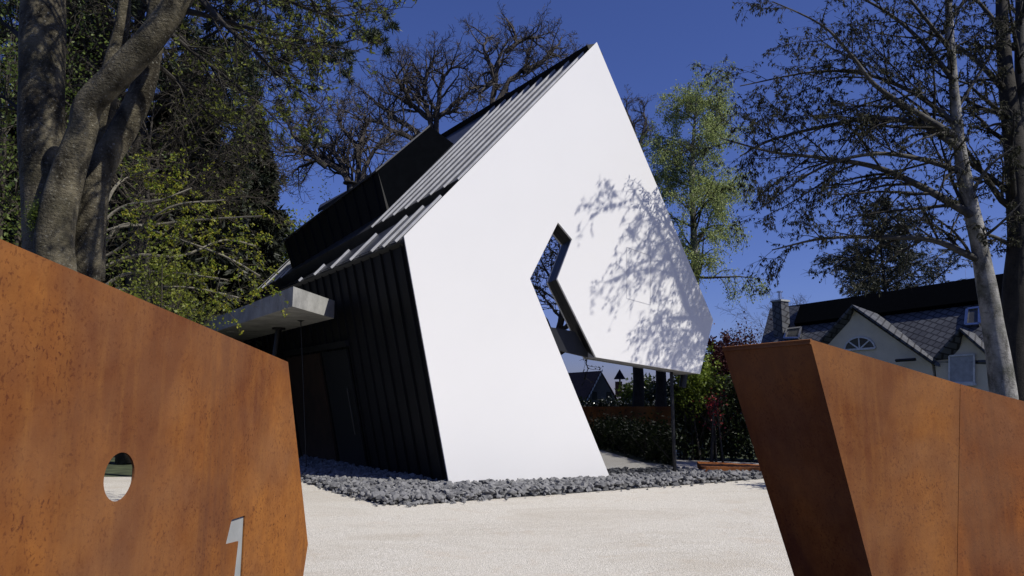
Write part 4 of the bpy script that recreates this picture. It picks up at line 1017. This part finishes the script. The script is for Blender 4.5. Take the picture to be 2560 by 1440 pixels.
# ------------------------------------------------------------------ across the street, seen mirrored in the glass
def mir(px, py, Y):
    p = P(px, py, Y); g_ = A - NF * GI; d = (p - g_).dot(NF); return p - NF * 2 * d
M['shaderender'] = plain('shaded_render', (.13, .125, .115), .9)  # gable faces away from the sun; its shade is in this dark colour
M['tile'] = plain('brown_roof_tile', (.09, .045, .03), .6, 0, .3, .3, 4)
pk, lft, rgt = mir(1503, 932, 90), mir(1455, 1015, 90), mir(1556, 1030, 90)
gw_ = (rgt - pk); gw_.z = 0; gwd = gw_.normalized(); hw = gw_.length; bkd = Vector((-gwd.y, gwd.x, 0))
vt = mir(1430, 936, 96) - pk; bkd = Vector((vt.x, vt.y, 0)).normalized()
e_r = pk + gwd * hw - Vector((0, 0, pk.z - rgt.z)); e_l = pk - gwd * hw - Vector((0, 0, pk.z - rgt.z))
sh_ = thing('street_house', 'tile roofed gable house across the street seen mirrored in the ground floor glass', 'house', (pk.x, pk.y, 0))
fixn(obj('gable', MB().prism([e_l, pk, e_r, Vector((e_r.x, e_r.y, 0)), Vector((e_l.x, e_l.y, 0))], bkd * 9), M['shaderender'], sh_))
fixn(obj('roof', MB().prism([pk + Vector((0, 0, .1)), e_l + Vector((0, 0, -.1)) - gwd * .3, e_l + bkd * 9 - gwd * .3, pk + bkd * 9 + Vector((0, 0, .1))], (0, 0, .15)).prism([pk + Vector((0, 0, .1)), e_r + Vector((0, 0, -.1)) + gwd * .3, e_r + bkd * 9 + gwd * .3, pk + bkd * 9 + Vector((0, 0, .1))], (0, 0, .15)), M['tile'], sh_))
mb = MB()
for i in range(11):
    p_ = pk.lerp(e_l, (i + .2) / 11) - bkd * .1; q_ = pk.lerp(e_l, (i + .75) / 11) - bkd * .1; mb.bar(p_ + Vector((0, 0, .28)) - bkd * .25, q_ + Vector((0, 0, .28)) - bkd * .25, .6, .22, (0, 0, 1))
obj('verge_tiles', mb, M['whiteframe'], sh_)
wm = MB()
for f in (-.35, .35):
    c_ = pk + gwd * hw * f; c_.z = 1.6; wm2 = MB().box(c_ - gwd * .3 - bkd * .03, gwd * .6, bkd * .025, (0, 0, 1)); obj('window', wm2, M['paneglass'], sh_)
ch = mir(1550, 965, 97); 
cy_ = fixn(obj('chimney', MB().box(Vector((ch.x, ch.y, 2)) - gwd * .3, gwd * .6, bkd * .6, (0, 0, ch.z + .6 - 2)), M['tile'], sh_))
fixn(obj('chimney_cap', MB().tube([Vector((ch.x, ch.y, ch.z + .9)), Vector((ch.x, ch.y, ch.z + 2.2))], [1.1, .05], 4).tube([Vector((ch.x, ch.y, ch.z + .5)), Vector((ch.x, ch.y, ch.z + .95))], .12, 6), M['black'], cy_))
def behind(px, Y, top, rx, seed, m, n, label):
    p = mir(px, 1000, Y); r_ = np.random.default_rng(seed); zt = mir(px, top, Y).z; t = thing('street_tree', label, 'tree', (p.x, p.y, 0), 'trees across the street')
    rr = rx / FPX * Y; mb = MB().tube([(p.x, p.y, 0), (p.x, p.y, zt * .8)], [.25, .06], 8); obj('trunk', mb, M['bk_dark'], t)
    cc = r_.normal(size=(70, 3)); cc /= np.linalg.norm(cc, axis=1, keepdims=True); cc *= r_.uniform(.2, 1, (70, 1)) ** .5
    cc = cc * np.array([rr, rr, zt * .5]) + np.array([p.x, p.y, zt * .5]); j = r_.integers(0, 70, n); q = cc[j] + r_.normal(size=(n, 3)) * rr * .18; q[:, 2] = np.maximum(q[:, 2], .05)
    mb = MB().addq(*leaves(r_, q, r_.normal(size=(n, 3)), .35, .2, .5)); obj('crown', mb, m, t)
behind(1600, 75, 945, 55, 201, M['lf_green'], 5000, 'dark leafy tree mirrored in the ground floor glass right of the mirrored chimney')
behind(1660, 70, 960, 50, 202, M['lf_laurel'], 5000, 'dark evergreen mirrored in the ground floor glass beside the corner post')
def bare(x, y, h, seed, label):
    r_ = np.random.default_rng(seed); out = []; t = thing('street_tree', label, 'tree', (x, y, 0), 'trees across the street')
    grow(r_, out, np.array([x, y, 0.]), np.array([0, 0, 1.]), h * .6, .3, 0, OAK[:4]); mb = MB(); mb.tube(out[0][0], out[0][1], 10); obj('trunk', mb, M['bk_oak'], t, True)
    obj('branches', tubes(out[1:]), M['bk_oak'], t)
    p_, d_ = on_paths(r_, out, (2, 3), 7, .04); mb = MB(); mb.addq(*leaves(r_, p_, d_, .14, .07, .8)); obj('leaves', mb, M['lf_alder'], t)
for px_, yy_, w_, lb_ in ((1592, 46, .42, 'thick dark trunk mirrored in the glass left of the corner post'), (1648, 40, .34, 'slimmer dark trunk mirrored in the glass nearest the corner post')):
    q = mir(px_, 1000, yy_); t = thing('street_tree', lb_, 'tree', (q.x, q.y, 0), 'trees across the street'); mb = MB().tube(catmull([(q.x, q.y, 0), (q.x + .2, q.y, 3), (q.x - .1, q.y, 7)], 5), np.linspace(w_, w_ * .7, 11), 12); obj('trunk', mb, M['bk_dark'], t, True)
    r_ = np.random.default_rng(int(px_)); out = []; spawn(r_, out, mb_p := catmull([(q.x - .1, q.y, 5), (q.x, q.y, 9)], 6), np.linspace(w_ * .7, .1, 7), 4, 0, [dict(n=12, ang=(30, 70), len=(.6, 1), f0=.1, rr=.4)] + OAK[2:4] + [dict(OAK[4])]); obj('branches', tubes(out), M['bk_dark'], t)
bare(14.6, -4.5, 13, 205, 'budding tree behind the viewer, mirrored in the upper slot window')
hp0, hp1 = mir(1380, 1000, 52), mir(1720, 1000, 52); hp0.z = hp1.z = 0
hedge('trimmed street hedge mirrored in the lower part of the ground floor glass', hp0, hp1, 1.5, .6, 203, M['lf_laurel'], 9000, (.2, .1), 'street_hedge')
